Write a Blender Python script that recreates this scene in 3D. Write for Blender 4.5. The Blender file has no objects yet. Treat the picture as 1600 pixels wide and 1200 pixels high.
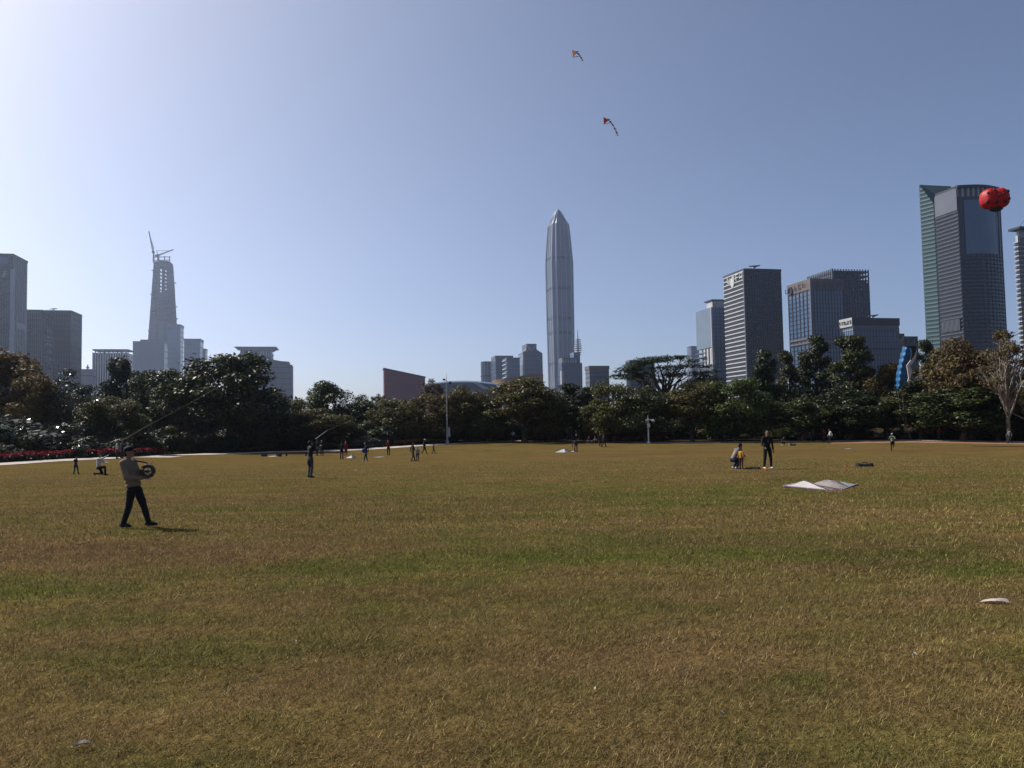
import bpy, bmesh, math, random
import numpy as np
from mathutils import Vector, Matrix, Euler

random.seed(7); RNG = np.random.default_rng(7)
SC = bpy.context.scene
COL = SC.collection
R = math.radians

# ------------------------------------------------------------------ camera
PITCH, ROLL, FPX = R(2.957), 0.0185, 1200.0      # focal length in pixels of a 1600 x 1200 frame
EYE = Vector((0, 0, 1.65))
cam_d = bpy.data.cameras.new('camera'); cam = bpy.data.objects.new('camera', cam_d); COL.objects.link(cam)
cam_d.sensor_width = 36.0; cam_d.lens = 36.0 * FPX / 1600.0
cam_d.clip_start = 0.1; cam_d.clip_end = 30000
CROT = Matrix.Rotation(R(90) + PITCH, 3, 'X') @ Matrix.Rotation(-ROLL, 3, 'Z')
cam.matrix_world = Matrix.Translation(EYE) @ CROT.to_4x4()
SC.camera = cam

# ------------------------------------------------------------------ sky, sun, exposure
SUN_ELEV, SUN_LEFT = R(43), R(65)                # sun stands to the left of the view, in front of the camera
SUN_DIR = Vector((-math.sin(SUN_LEFT) * math.cos(SUN_ELEV), math.cos(SUN_LEFT) * math.cos(SUN_ELEV), math.sin(SUN_ELEV)))
world = bpy.data.worlds.new('World'); SC.world = world; world.use_nodes = True
wn = world.node_tree.nodes; wl = world.node_tree.links
sky = wn.new('ShaderNodeTexSky'); sky.sky_type = 'NISHITA'; sky.sun_disc = False
sky.sun_elevation = SUN_ELEV
sky.sun_rotation = math.atan2(SUN_DIR.x, SUN_DIR.y)
sky.air_density = 0.48; sky.dust_density = 1.9; sky.ozone_density = 0.6; sky.altitude = 20
bg = wn['Background']; bg.inputs['Strength'].default_value = 0.112
wl.new(sky.outputs['Color'], bg.inputs['Color'])
sun_d = bpy.data.lights.new('sun', 'SUN'); sun_d.energy = 5.0; sun_d.angle = R(0.53); sun_d.color = (1.0, 0.95, 0.88)
sun = bpy.data.objects.new('sun', sun_d); COL.objects.link(sun)
sun.rotation_euler = (-SUN_DIR).to_track_quat('-Z', 'Y').to_euler(); sun.location = (-60, 30, 80)
SC.view_settings.view_transform = 'Standard'; SC.view_settings.look = 'None'
SC.view_settings.exposure = 0.46; SC.view_settings.gamma = 1.0; SC.view_settings.use_curve_mapping = False
SC.cycles.max_bounces = 6; SC.cycles.diffuse_bounces = 3; SC.cycles.glossy_bounces = 2; SC.cycles.transmission_bounces = 3
SC.cycles.use_denoising = True; SC.cycles.volume_bounces = 1

# ------------------------------------------------------------------ pixel <-> place helpers (photograph pixels, metres of depth)
def at(px, py, depth):
    return EYE + CROT @ Vector(((px - 800) / FPX * depth, -(py - 600) / FPX * depth, -depth))
def proj(p):
    q = CROT.transposed() @ (Vector(p) - EYE)
    return 800 + FPX * q.x / -q.z, 600 - FPX * q.y / -q.z

# ------------------------------------------------------------------ materials
def M(name, col, rough=0.8, spec=0.3, metal=0.0, var=0.0, scale=2.0, island=0.0, translucent=0.0, bump=0.0, coat=0.0):
    m = bpy.data.materials.new(name); m.use_nodes = True
    n = m.node_tree.nodes; l = m.node_tree.links
    b = n['Principled BSDF']; b.inputs['Roughness'].default_value = rough
    b.inputs['Specular IOR Level'].default_value = spec; b.inputs['Metallic'].default_value = metal
    src = None
    rgb = n.new('ShaderNodeRGB'); rgb.outputs[0].default_value = (*col, 1); src = rgb.outputs[0]
    if var or island:
        hsv = n.new('ShaderNodeHueSaturation'); l.new(src, hsv.inputs['Color'])
        val = None
        if var:
            tc = n.new('ShaderNodeTexCoord'); nz = n.new('ShaderNodeTexNoise'); nz.inputs['Scale'].default_value = scale
            nz.inputs['Detail'].default_value = 4
            l.new(tc.outputs['Object'], nz.inputs['Vector'])
            mr = n.new('ShaderNodeMapRange'); mr.inputs[1].default_value = 0.3; mr.inputs[2].default_value = 0.7
            mr.inputs[3].default_value = 1 - var; mr.inputs[4].default_value = 1 + var
            l.new(nz.outputs['Fac'], mr.inputs[0]); val = mr.outputs[0]
        if island:
            g = n.new('ShaderNodeNewGeometry')
            mr2 = n.new('ShaderNodeMapRange'); mr2.inputs[3].default_value = 1 - island; mr2.inputs[4].default_value = 1 + island
            l.new(g.outputs['Random Per Island'], mr2.inputs[0])
            oi = n.new('ShaderNodeObjectInfo')
            mh = n.new('ShaderNodeMapRange'); mh.inputs[3].default_value = 0.485; mh.inputs[4].default_value = 0.515
            l.new(oi.outputs['Random'], mh.inputs[0]); l.new(mh.outputs[0], hsv.inputs['Hue'])
            if val is not None:
                mm = n.new('ShaderNodeMath'); mm.operation = 'MULTIPLY'; l.new(val, mm.inputs[0]); l.new(mr2.outputs[0], mm.inputs[1]); val = mm.outputs[0]
            else: val = mr2.outputs[0]
        l.new(val, hsv.inputs['Value']); src = hsv.outputs[0]
    l.new(src, b.inputs['Base Color'])
    if bump:
        tc = n.new('ShaderNodeTexCoord'); nz = n.new('ShaderNodeTexNoise'); nz.inputs['Scale'].default_value = scale * 6
        l.new(tc.outputs['Object'], nz.inputs['Vector'])
        bp = n.new('ShaderNodeBump'); bp.inputs['Strength'].default_value = bump; bp.inputs['Distance'].default_value = 0.05
        l.new(nz.outputs['Fac'], bp.inputs['Height']); l.new(bp.outputs[0], b.inputs['Normal'])
    if translucent:
        t = n.new('ShaderNodeBsdfTranslucent'); l.new(src, t.inputs['Color'])
        mx = n.new('ShaderNodeMixShader'); mx.inputs[0].default_value = translucent
        l.new(b.outputs[0], mx.inputs[1]); l.new(t.outputs[0], mx.inputs[2])
        l.new(mx.outputs[0], n['Material Output'].inputs['Surface'])
    return m

# ------------------------------------------------------------------ mesh builder
class MB:
    def __init__(s): s.v = []; s.f = []
    def poly(s, pts, faces):
        k = len(s.v); s.v += [tuple(p) for p in pts]; s.f += [tuple(i + k for i in f) for f in faces]; return s
    def box(s, x0, x1, y0, y1, z0, z1):
        s.poly([(x0,y0,z0),(x1,y0,z0),(x1,y1,z0),(x0,y1,z0),(x0,y0,z1),(x1,y0,z1),(x1,y1,z1),(x0,y1,z1)],
               [(0,3,2,1),(4,5,6,7),(0,1,5,4),(1,2,6,5),(2,3,7,6),(3,0,4,7)]); return s
    def bar(s, a, b, w, h=None):
        a = Vector(a); b = Vector(b); h = h or w; d = (b - a).normalized()
        up = Vector((0,0,1)) if abs(d.z) < 0.95 else Vector((1,0,0))
        x = d.cross(up).normalized() * w / 2; y = x.cross(d).normalized() * h / 2
        p = [a-x-y, a+x-y, a+x+y, a-x+y, b-x-y, b+x-y, b+x+y, b-x+y]
        s.poly(p, [(0,1,2,3),(7,6,5,4),(0,4,5,1),(1,5,6,2),(2,6,7,3),(3,7,4,0)]); return s
    def tube(s, pts, rad, n=6, caps=True):
        pts = [Vector(p) for p in pts]; rings = []
        for i, p in enumerate(pts):
            d = (pts[min(i+1, len(pts)-1)] - pts[max(i-1, 0)]).normalized()
            up = Vector((0,0,1)) if abs(d.z) < 0.9 else Vector((0,1,0))
            x = d.cross(up).normalized(); y = d.cross(x).normalized()
            r = rad[i] if hasattr(rad, '__len__') else rad
            rings.append([p + x * r * math.cos(2*math.pi*k/n) + y * r * math.sin(2*math.pi*k/n) for k in range(n)])
        vs = [q for rg in rings for q in rg]; fs = []
        for i in range(len(pts)-1):
            for k in range(n): fs.append((i*n+k, i*n+(k+1)%n, (i+1)*n+(k+1)%n, (i+1)*n+k))
        if caps: fs.append(tuple(range(n))); fs.append(tuple(range((len(pts)-1)*n, len(pts)*n))[::-1])
        s.poly(vs, fs); return s
    def prism(s, ring0, z0, ring1, z1, caps=True):
        n = len(ring0)
        s.poly([(x,y,z0) for x,y in ring0] + [(x,y,z1) for x,y in ring1],
               [(i,(i+1)%n,n+(i+1)%n,n+i) for i in range(n)] + ([tuple(range(n))[::-1], tuple(range(n,2*n))] if caps else [])); return s
    def ell(s, c, r, nu=12, nv=8, rot=None):
        c = Vector(c); vs = []; fs = []
        for j in range(1, nv):
            a = math.pi * j / nv
            for i in range(nu):
                b = 2*math.pi*i/nu
                vs.append(Vector((r[0]*math.sin(a)*math.cos(b), r[1]*math.sin(a)*math.sin(b), r[2]*math.cos(a))))
        vs += [Vector((0,0,r[2])), Vector((0,0,-r[2]))]
        t, u = len(vs)-2, len(vs)-1
        for j in range(nv-2):
            for i in range(nu): fs.append((j*nu+i, (j+1)*nu+i, (j+1)*nu+(i+1)%nu, j*nu+(i+1)%nu))
        for i in range(nu): fs.append((t, i, (i+1)%nu)); fs.append((u, (nv-2)*nu+(i+1)%nu, (nv-2)*nu+i))
        if rot is not None: vs = [rot @ v for v in vs]
        s.poly([c + v for v in vs], fs); return s
    def cap(s, a, b, r0, r1, n=10):
        a = Vector(a); b = Vector(b); d = b - a; L = d.length
        if L < 1e-5: return s.ell(a, (r0,)*3)
        d /= L; pts = []; rad = []
        for t in (-0.98, -0.8, -0.45): pts.append(a + d * r0 * t); rad.append(r0 * math.sqrt(1 - t*t))
        pts += [a, b]; rad += [r0, r1]
        for t in (0.45, 0.8, 0.98): pts.append(b + d * r1 * t); rad.append(r1 * math.sqrt(1 - t*t))
        up = Vector((0.13,0.2,1)).normalized() if abs(d.z) < 0.9 else Vector((0,1,0.1)).normalized()
        x = d.cross(up).normalized(); y = d.cross(x).normalized()
        vs = [p + x*r*math.cos(2*math.pi*k/n) + y*r*math.sin(2*math.pi*k/n) for p, r in zip(pts, rad) for k in range(n)]
        fs = [(i*n+k, (i+1)*n+k, (i+1)*n+(k+1)%n, i*n+(k+1)%n) for i in range(len(pts)-1) for k in range(n)]
        fs += [tuple(range(n)), tuple(range((len(pts)-1)*n, len(pts)*n))[::-1]]
        s.poly(vs, fs); return s
    def mesh(s, name, mat=None, smooth=False):
        me = bpy.data.meshes.new(name); me.from_pydata(s.v, [], s.f)
        if mat: me.materials.append(mat)
        bm = bmesh.new(); bm.from_mesh(me); bmesh.ops.recalc_face_normals(bm, faces=bm.faces); bm.to_mesh(me); bm.free()
        if smooth: me.shade_smooth()
        me.update(); return me
    def build(s, name, mat, parent=None, smooth=False):
        return link(name, s.mesh(name, mat, smooth), parent)

def link(name, data, parent=None, loc=None, rot=None):
    o = bpy.data.objects.new(name, data); COL.objects.link(o)
    if parent: o.parent = parent
    if loc is not None: o.location = loc
    if rot is not None: o.rotation_euler = rot
    return o
def tag(o, label=None, cat=None, group=None, kind=None):
    if label: o['label'] = label
    if cat: o['category'] = cat
    if group: o['group'] = group
    if kind: o['kind'] = kind
    return o
def empty(name, loc=(0,0,0), rz=0.0):
    o = link(name, None, None, loc, (0,0,rz)); o.empty_display_size = 0.2; return o
def copy_tree(o, parent=None):
    c = o.copy(); COL.objects.link(c); c.parent = parent
    for ch in o.children: copy_tree(ch, c)
    return c

# ------------------------------------------------------------------ terrain
def vnoise(x, y, seed=0):
    xi = np.floor(x).astype(np.int64); yi = np.floor(y).astype(np.int64); xf = x - xi; yf = y - yi
    def h(a, b):
        n = (a * 374761393 + b * 668265263 + seed * 974711) & 0x7fffffff
        n = ((n ^ (n >> 13)) * 1274126177) & 0x7fffffff
        return ((n ^ (n >> 16)) & 0xffff) / 65535.0
    u = xf*xf*(3-2*xf); v = yf*yf*(3-2*yf)
    return (h(xi,yi)*(1-u)+h(xi+1,yi)*u)*(1-v) + (h(xi,yi+1)*(1-u)+h(xi+1,yi+1)*u)*v
def fbm(x, y, seed=0, oct=4):
    s = 0; a = 0.5; t = 0
    for k in range(oct): s = s + a*vnoise(x*2**k, y*2**k, seed+k); t += a; a *= 0.5
    return s / t

GROUND_PTS = [ (210,825,16.1),(118,742,46),(155,743,44),(183,714,70),(485,744,35.6),(572,723,68),(607,712,85),(650,722,67),(663,711,88),
  (535,717,76),(503,712,84),(802,690,113),(900,706,84),(940,698,94),(1150,732,35.5),(1200,732,35),(1133,693,100),(1298,694,96),(1395,706,72),
  (1578,693,86),(1280,757,24),(1350,727,37),(0,727,58),(60,727,60),(260,711,80),(350,711,88),(430,709,93),(700,692,106),(1000,693,104),(1100,692,101),
  (1200,689,100),(1400,687,97),(1600,694,88),(1500,688,93),(800,760,29),(800,830,15.5),(400,830,15.5),(1300,830,14.2),(1552,952,7.6),(800,1000,6.0),(127,1158,4.3),(1500,800,17) ]
_gp = [at(*p) for p in GROUND_PTS] + [Vector((0,0,0)), Vector((8,0,0.05)), Vector((-8,0,-.05)), Vector((0,-12,0.2)), Vector((20,-8,.2)), Vector((-20,-8,0))]
GX = np.array([p.x for p in _gp]); GY = np.array([p.y for p in _gp]); GZ = np.array([p.z for p in _gp])
def _tps(r2): return 0.5 * r2 * np.log(r2 + 1e-6)
_n = len(GX); _A = np.zeros((_n+3, _n+3)); _s = 1/30.0
_A[:_n,:_n] = _tps(((GX[:,None]-GX)**2 + (GY[:,None]-GY)**2)*_s*_s) + np.eye(_n)*0.35
_A[:_n,_n] = 1; _A[:_n,_n+1] = GX*_s; _A[:_n,_n+2] = GY*_s; _A[_n:,:_n] = _A[:_n,_n:].T
_w = np.linalg.solve(_A, np.concatenate([GZ, [0,0,0]]))
def height(x, y):
    x = np.atleast_1d(np.asarray(x, float)); y = np.atleast_1d(np.asarray(y, float))
    out = np.zeros_like(x)
    for k in range(0, len(x), 60000):
        xs, ys = x[k:k+60000], y[k:k+60000]
        xc = np.clip(xs, -75, 85); yc = np.clip(ys, -14, 122)
        z = _tps(((xc[:,None]-GX)**2 + (yc[:,None]-GY)**2)*_s*_s) @ _w[:_n] + _w[_n] + _w[_n+1]*xc*_s + _w[_n+2]*yc*_s
        d = np.hypot(xs-xc, ys-yc); t = np.clip(d/120, 0, 1); t = t*t*(3-2*t)
        out[k:k+60000] = z*(1-t) + (-1.5)*t
    near = np.clip(1 - (np.abs(x)+np.abs(y))/400, 0, 1)
    return out + near*(0.05*(fbm(x*0.35, y*0.5, 3, 3)-0.5) + 0.12*(fbm(x*0.07, y*0.11, 9, 2)-0.5))
def gz(x, y): return float(height(x, y)[0])
def on_ground(px, py, depth):
    p = at(px, py, depth); return Vector((p.x, p.y, gz(p.x, p.y)))

PATH = [(-260,748,46),(-120,738,51),(0,727,58),(100,718,65),(183,714,70),(260,711,80),(350,711,88),(430,709,93),(480,709,94),(560,705,97),(600,701,99),(700,692,106),(800,689,113),(900,690,112),(1000,693,104),(1100,692,101),(1200,689,100),(1300,687,98),(1400,687,97),(1500,688,93),(1600,694,88),(1720,702,82),(1840,710,76)]
_pw = sorted((at(*p).x, at(*p).y) for p in PATH)
def soil_shade(x, y):  # shade put into the soil colour beyond the path, hiding sunlit turf
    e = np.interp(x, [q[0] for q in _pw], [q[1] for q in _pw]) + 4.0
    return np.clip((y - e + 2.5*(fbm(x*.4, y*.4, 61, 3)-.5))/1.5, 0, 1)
# green-ness of the turf (0 straw, 1 green) and earthy brown patches: the turf's own colour
GREENS = [(1150,880,11.5,3.6,1.7,.6),(840,900,10.8,2.0,1.2,.28),(480,905,10.4,1.5,1.0,.5),(50,925,9.3,1.6,.8,.5),(1380,885,10.7,1.6,.8,.4),(300,1040,6.6,1.3,.35,.6),(100,1075,6.1,.8,.3,.55),(1290,1135,5.2,.35,.16,.8),
          (1090,770,22,9,4,.3),(620,760,26,8,5,.3),(1440,745,28,6,3,.35),(1560,920,9.6,1.0,.5,.55),(1060,970,8,1.6,.4,.45)]
EARTHS = [(240,870,12,3,1.2,.7),(1390,910,10.0,2.0,.5,.55),(900,915,9.8,.9,.35,.5),(1330,700,75,22,5,.55),(900,712,75,14,5,.35),(1200,1120,5.6,1.2,.6,.4),(300,770,24,6,3,.35),(60,860,13,2,1,.4)]
_gg = [(at(a,b,c), rx, ry, s) for a,b,c,rx,ry,s in GREENS]; _ee = [(at(a,b,c), rx, ry, s) for a,b,c,rx,ry,s in EARTHS]
def turf(x, y):
    d = np.hypot(x, y)
    wx = x + 1.6*(fbm(x*.5+9, y*.5, 21, 3)-.5); wy = y + 1.2*(fbm(x*.5, y*.5+5, 22, 3)-.5)
    g = 0.30 + 0.55*(fbm(x*.22, y*.33, 11, 4)-.5) + 1.25*(fbm(x*1.3, y*1.7, 15, 4)-.5)
    for p, rx, ry, s in _gg: g = g + s*np.exp(-((wx-p.x)/rx)**2 - ((wy-p.y)/ry)**2)
    e = 0.16 + 0.9*(fbm(x*.3+40, y*.5, 31, 4)-.52) + 0.5*(fbm(x*2.1, y*2.4, 35, 3)-.5)
    for p, rx, ry, s in _ee:
        k = s*np.exp(-((wx-p.x)/rx)**2 - ((wy-p.y)/ry)**2); e = e + k; g = g - .6*k
    g = g - 0.14*np.clip((d-20)/60, 0, 1)
    return np.clip(g, 0, 1), np.clip(e, 0, 1)

def turf_material(name, blades):
    m = bpy.data.materials.new(name); m.use_nodes = True; n = m.node_tree.nodes; l = m.node_tree.links
    b = n['Principled BSDF']; b.inputs['Roughness'].default_value = 0.85; b.inputs['Specular IOR Level'].default_value = 0.06 if blades else 0.0
    a = n.new('ShaderNodeAttribute'); a.attribute_name = 'turf'
    sep = n.new('ShaderNodeSeparateColor'); l.new(a.outputs['Color'], sep.inputs[0])
    def rgb(c): r = n.new('ShaderNodeRGB'); r.outputs[0].default_value = (*c,1); return r.outputs[0]
    def mix(f, c0, c1):
        x = n.new('ShaderNodeMix'); x.data_type = 'RGBA'; l.new(f, x.inputs[0]); l.new(c0, x.inputs[6]); l.new(c1, x.inputs[7]); return x.outputs[2]
    straw, green, earth = ((0.200,0.146,0.064),(0.092,0.108,0.024),(0.156,0.102,0.057)) if blades else ((0.106,0.072,0.026),(0.056,0.060,0.0125),(0.084,0.051,0.024))
    c = mix(sep.outputs[0], rgb(straw), rgb(green)); c = mix(sep.outputs[1], c, rgb(earth)); c = mix(sep.outputs[2], c, rgb((0.030,0.022,0.012)))  # last mix darkens the soil under the trees in place of shade
    tc = n.new('ShaderNodeTexCoord')
    hsv = n.new('ShaderNodeHueSaturation'); l.new(c, hsv.inputs['Color'])
    if blades:
        g = n.new('ShaderNodeNewGeometry'); mr = n.new('ShaderNodeMapRange'); mr.inputs[3].default_value = 0.4; mr.inputs[4].default_value = 1.5
        l.new(g.outputs['Random Per Island'], mr.inputs[0])
        gt = n.new('ShaderNodeMath'); gt.operation = 'GREATER_THAN'; gt.inputs[1].default_value = .955; l.new(g.outputs['Random Per Island'], gt.inputs[0])
        ma = n.new('ShaderNodeMath'); ma.operation = 'MULTIPLY_ADD'; ma.inputs[1].default_value = 1.1; l.new(gt.outputs[0], ma.inputs[0]); l.new(mr.outputs[0], ma.inputs[2]); l.new(ma.outputs[0], hsv.inputs['Value'])
        t = n.new('ShaderNodeBsdfTranslucent'); l.new(hsv.outputs[0], t.inputs['Color'])
        mx = n.new('ShaderNodeMixShader'); mx.inputs[0].default_value = 0.25
        l.new(b.outputs[0], mx.inputs[1]); l.new(t.outputs[0], mx.inputs[2]); l.new(mx.outputs[0], n['Material Output'].inputs['Surface'])
    else:
        def nz(s, d): x = n.new('ShaderNodeTexNoise'); x.inputs['Scale'].default_value = s; x.inputs['Detail'].default_value = d; l.new(tc.outputs['Object'], x.inputs['Vector']); return x.outputs['Fac']
        mp = n.new('ShaderNodeMapping'); mp.inputs['Scale'].default_value = (.3,1.5,1.); l.new(tc.outputs['Object'], mp.inputs['Vector'])
        f = nz(7, 8); f2n = n.new('ShaderNodeTexNoise'); f2n.inputs['Scale'].default_value = .9; f2n.inputs['Detail'].default_value = 7; f2n.inputs['Roughness'].default_value = .65; l.new(mp.outputs[0], f2n.inputs['Vector']); f2 = f2n.outputs['Fac']
        ad = n.new('ShaderNodeMath'); ad.operation = 'ADD'; l.new(f, ad.inputs[0]); l.new(f2, ad.inputs[1])
        mr = n.new('ShaderNodeMapRange'); mr.inputs[1].default_value = 0.65; mr.inputs[2].default_value = 1.35; mr.inputs[3].default_value = 0.45; mr.inputs[4].default_value = 1.55
        l.new(ad.outputs[0], mr.inputs[0]); l.new(mr.outputs[0], hsv.inputs['Value'])
        bp = n.new('ShaderNodeBump'); bp.inputs['Strength'].default_value = 0.9; bp.inputs['Distance'].default_value = 0.06
        l.new(nz(14, 6), bp.inputs['Height']); l.new(bp.outputs[0], b.inputs['Normal'])
    l.new(hsv.outputs[0], b.inputs['Base Color']); return m

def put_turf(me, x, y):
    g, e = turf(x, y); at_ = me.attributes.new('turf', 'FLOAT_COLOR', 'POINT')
    buf = np.zeros((len(x), 4), np.float32); buf[:,0] = g; buf[:,1] = e; buf[:,2] = soil_shade(x, y); buf[:,3] = 1
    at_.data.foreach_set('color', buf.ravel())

def make_ground():
    ys = np.concatenate([-np.geomspace(400, 12, 14), np.linspace(-10, 2, 10), np.arange(2.4, 30, .3), np.arange(30, 60, .5), np.arange(60, 130, .8), np.geomspace(131, 3300, 36)])
    xs = np.concatenate([-np.geomspace(2600, 82, 26), np.arange(-80, -16, 1.0), np.arange(-16, 16, .3), np.arange(16, 90, 1.0), np.geomspace(92, 2600, 26)])
    Xg, Yg = np.meshgrid(xs, ys); x = Xg.ravel(); y = Yg.ravel(); z = height(x, y)
    nx, ny = len(xs), len(ys)
    i = np.arange(nx*ny).reshape(ny, nx); q = np.stack([i[:-1,:-1], i[:-1,1:], i[1:,1:], i[1:,:-1]], -1).reshape(-1, 4)
    me = bpy.data.meshes.new('ground'); me.from_pydata(np.stack([x,y,z],-1).tolist(), [], q.tolist()); me.shade_smooth()
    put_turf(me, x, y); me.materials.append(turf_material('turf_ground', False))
    tag(link('ground', me), kind='structure')
make_ground()

def make_grass():
    parts = []
    for d0, d1, dens, ln, wd in ((3.0, 6.0, 7500, .042, .0042), (6.0, 9.5, 4000, .05, .0055), (9.5, 15, 1700, .055, .009), (15, 24, 620, .06, .015), (24, 70, 300, .05, .018)):
        half = math.atan(0.70)
        area = half*(d1*d1 - d0*d0); n = int(area*dens)
        d = np.sqrt(RNG.uniform(d0*d0, d1*d1, n)); a = RNG.uniform(-half, half, n)
        parts.append((d*np.sin(a), d*np.cos(a), np.full(n, ln), np.full(n, wd)))
    x = np.concatenate([p[0] for p in parts]); y = np.concatenate([p[1] for p in parts]); L = np.concatenate([p[2] for p in parts]); W = np.concatenate([p[3] for p in parts])
    # clumping: thin out where a fine noise is low
    keep = RNG.uniform(0, 1, len(x)) < 0.35 + 1.3*(fbm(x*5, y*5, 51, 2)-.15)
    keep &= RNG.uniform(0, 1, len(x)) < np.clip(1 - (np.hypot(x, y)-22)/46, 0, 1)
    x, y, L, W = x[keep], y[keep], L[keep], W[keep]
    n = len(x); z = height(x, y)
    lie = RNG.uniform(0.12, 1.15, n)**1.0; az = RNG.uniform(0, 2*np.pi, n); L = L*RNG.uniform(.5, 1.5, n)
    dx = np.cos(az)*np.cos(lie); dy = np.sin(az)*np.cos(lie); dz = np.sin(lie)
    wx = -np.sin(az)*W/2; wy = np.cos(az)*W/2
    v = np.zeros((n, 3, 3), np.float32)
    v[:,0] = np.stack([x-wx, y-wy, z+.002], -1); v[:,1] = np.stack([x+wx, y+wy, z+.002], -1)
    v[:,2] = np.stack([x+dx*L, y+dy*L, z+dz*L], -1)
    me = bpy.data.meshes.new('grass'); me.vertices.add(n*3); me.vertices.foreach_set('co', v.ravel())
    me.loops.add(n*3); me.loops.foreach_set('vertex_index', np.arange(n*3, dtype=np.int32))
    me.polygons.add(n); me.polygons.foreach_set('loop_start', np.arange(0, n*3, 3, dtype=np.int32))
    me.update()
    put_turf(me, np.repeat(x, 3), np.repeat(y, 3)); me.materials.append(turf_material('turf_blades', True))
    tag(link('grass', me), 'short dry and green mown grass blades covering the open field', 'grass', kind='stuff')
make_grass()

# ------------------------------------------------------------------ path at the far edge of the field
def ribbon(name, pts, w, mat, lift, kind='structure', thick=0.0):
    c = [on_ground(*p) for p in pts]; fine = []
    for i in range(len(c)-1):
        k = max(2, int((c[i+1]-c[i]).length/1.5))
        for j in range(k): fine.append(c[i].lerp(c[i+1], j/k))
    fine.append(c[-1]); vs = []; fs = []; cols = 5
    for i, p in enumerate(fine):
        d = (fine[min(i+2,len(fine)-1)] - fine[max(i-2,0)]); nn = Vector((-d.y, d.x, 0)).normalized()
        if nn.y < 0: nn = -nn
        for j in range(cols):
            q = p + nn*w*j/(cols-1); vs.append((q.x, q.y, gz(q.x, q.y)+lift))
    for i in range(len(fine)-1):
        for j in range(cols-1): fs.append((i*cols+j, i*cols+j+1, (i+1)*cols+j+1, (i+1)*cols+j))
    m = MB(); m.poly(vs, fs); o = m.build(name, mat); tag(o, kind=kind); return o
m_path = M('path_paving', (0.36,0.31,0.27), .9, .2, var=.18, scale=.8)
ribbon('path', PATH, 3.2, m_path, .03)
m_kerb = M('kerb_stone', (0.45,0.42,0.38), .85, .2, var=.15)
m_earth = M('bare_earth', (0.20,0.11,0.065), .95, .1, var=.25, scale=.6)
ribbon('earth_strip', [(a,b+2.5,d-4.5) for a,b,d in PATH[17:]], 4.2, m_earth, .012)
# ================================================================== buildings
PSI = R(12)
ZB = -4.0
U = Vector((math.cos(PSI), math.sin(PSI), 0)); V = Vector((-math.sin(PSI), math.cos(PSI), 0))
m_glass_navy = M('navy_glass', (0.008,0.012,0.024), .22, .45, var=.25, scale=.03)
m_glass_blue = M('blue_glass', (0.055,0.095,0.165), .2, .6, var=.2, scale=.03)
m_glass_pale = M('pale_glass', (0.08,0.115,0.16), .2, .7, var=.15, scale=.03)
m_glass_teal = M('teal_glass', (0.022,0.06,0.062), .25, .6, var=.2, scale=.03)
m_glass_dark = M('dark_glass', (0.007,0.009,0.014), .25, .5, var=.3, scale=.04)
m_conc_dark = M('dark_cladding', (0.016,0.020,0.032), .6, .3, var=.12, scale=.05)
m_conc = M('grey_cladding', (0.085,0.098,0.125), .7, .3, var=.12, scale=.05)
m_white = M('white_cladding', (0.34,0.345,0.35), .6, .3, var=.08, scale=.05)
m_brownish = M('taupe_stone', (0.11,0.085,0.075), .75, .25, var=.12, scale=.05)
m_steel = M('steel_fins', (0.24,0.27,0.32), .4, .5, metal=.3, var=.06, scale=.02)
m_red = M('red_cladding', (0.17,0.045,0.05), .7, .25, var=.12, scale=.03)
m_gold = M('golden_cladding', (0.22,0.115,0.035), .6, .3, var=.12, scale=.05)
m_roofblue = M('blue_roof_sheet', (0.05,0.09,0.16), .45, .4, var=.1, scale=.02)
m_sign = M('pale_sign', (0.42,0.42,0.41), .5, .3)
m_signdark = M('dark_sign', (0.03,0.03,0.035), .5, .3)
m_crane = M('crane_steel', (0.13,0.13,0.145), .6, .3)

def solve(P, d, xt):
    lo, hi = 0.0, 2500.0; f0 = proj(P)[0]; up = xt > f0
    for _ in range(60):
        mid = (lo+hi)/2; x = proj(P + d*mid)[0]
        if (x < xt) == up: lo = mid
        else: hi = mid
    return (lo+hi)/2

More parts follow.
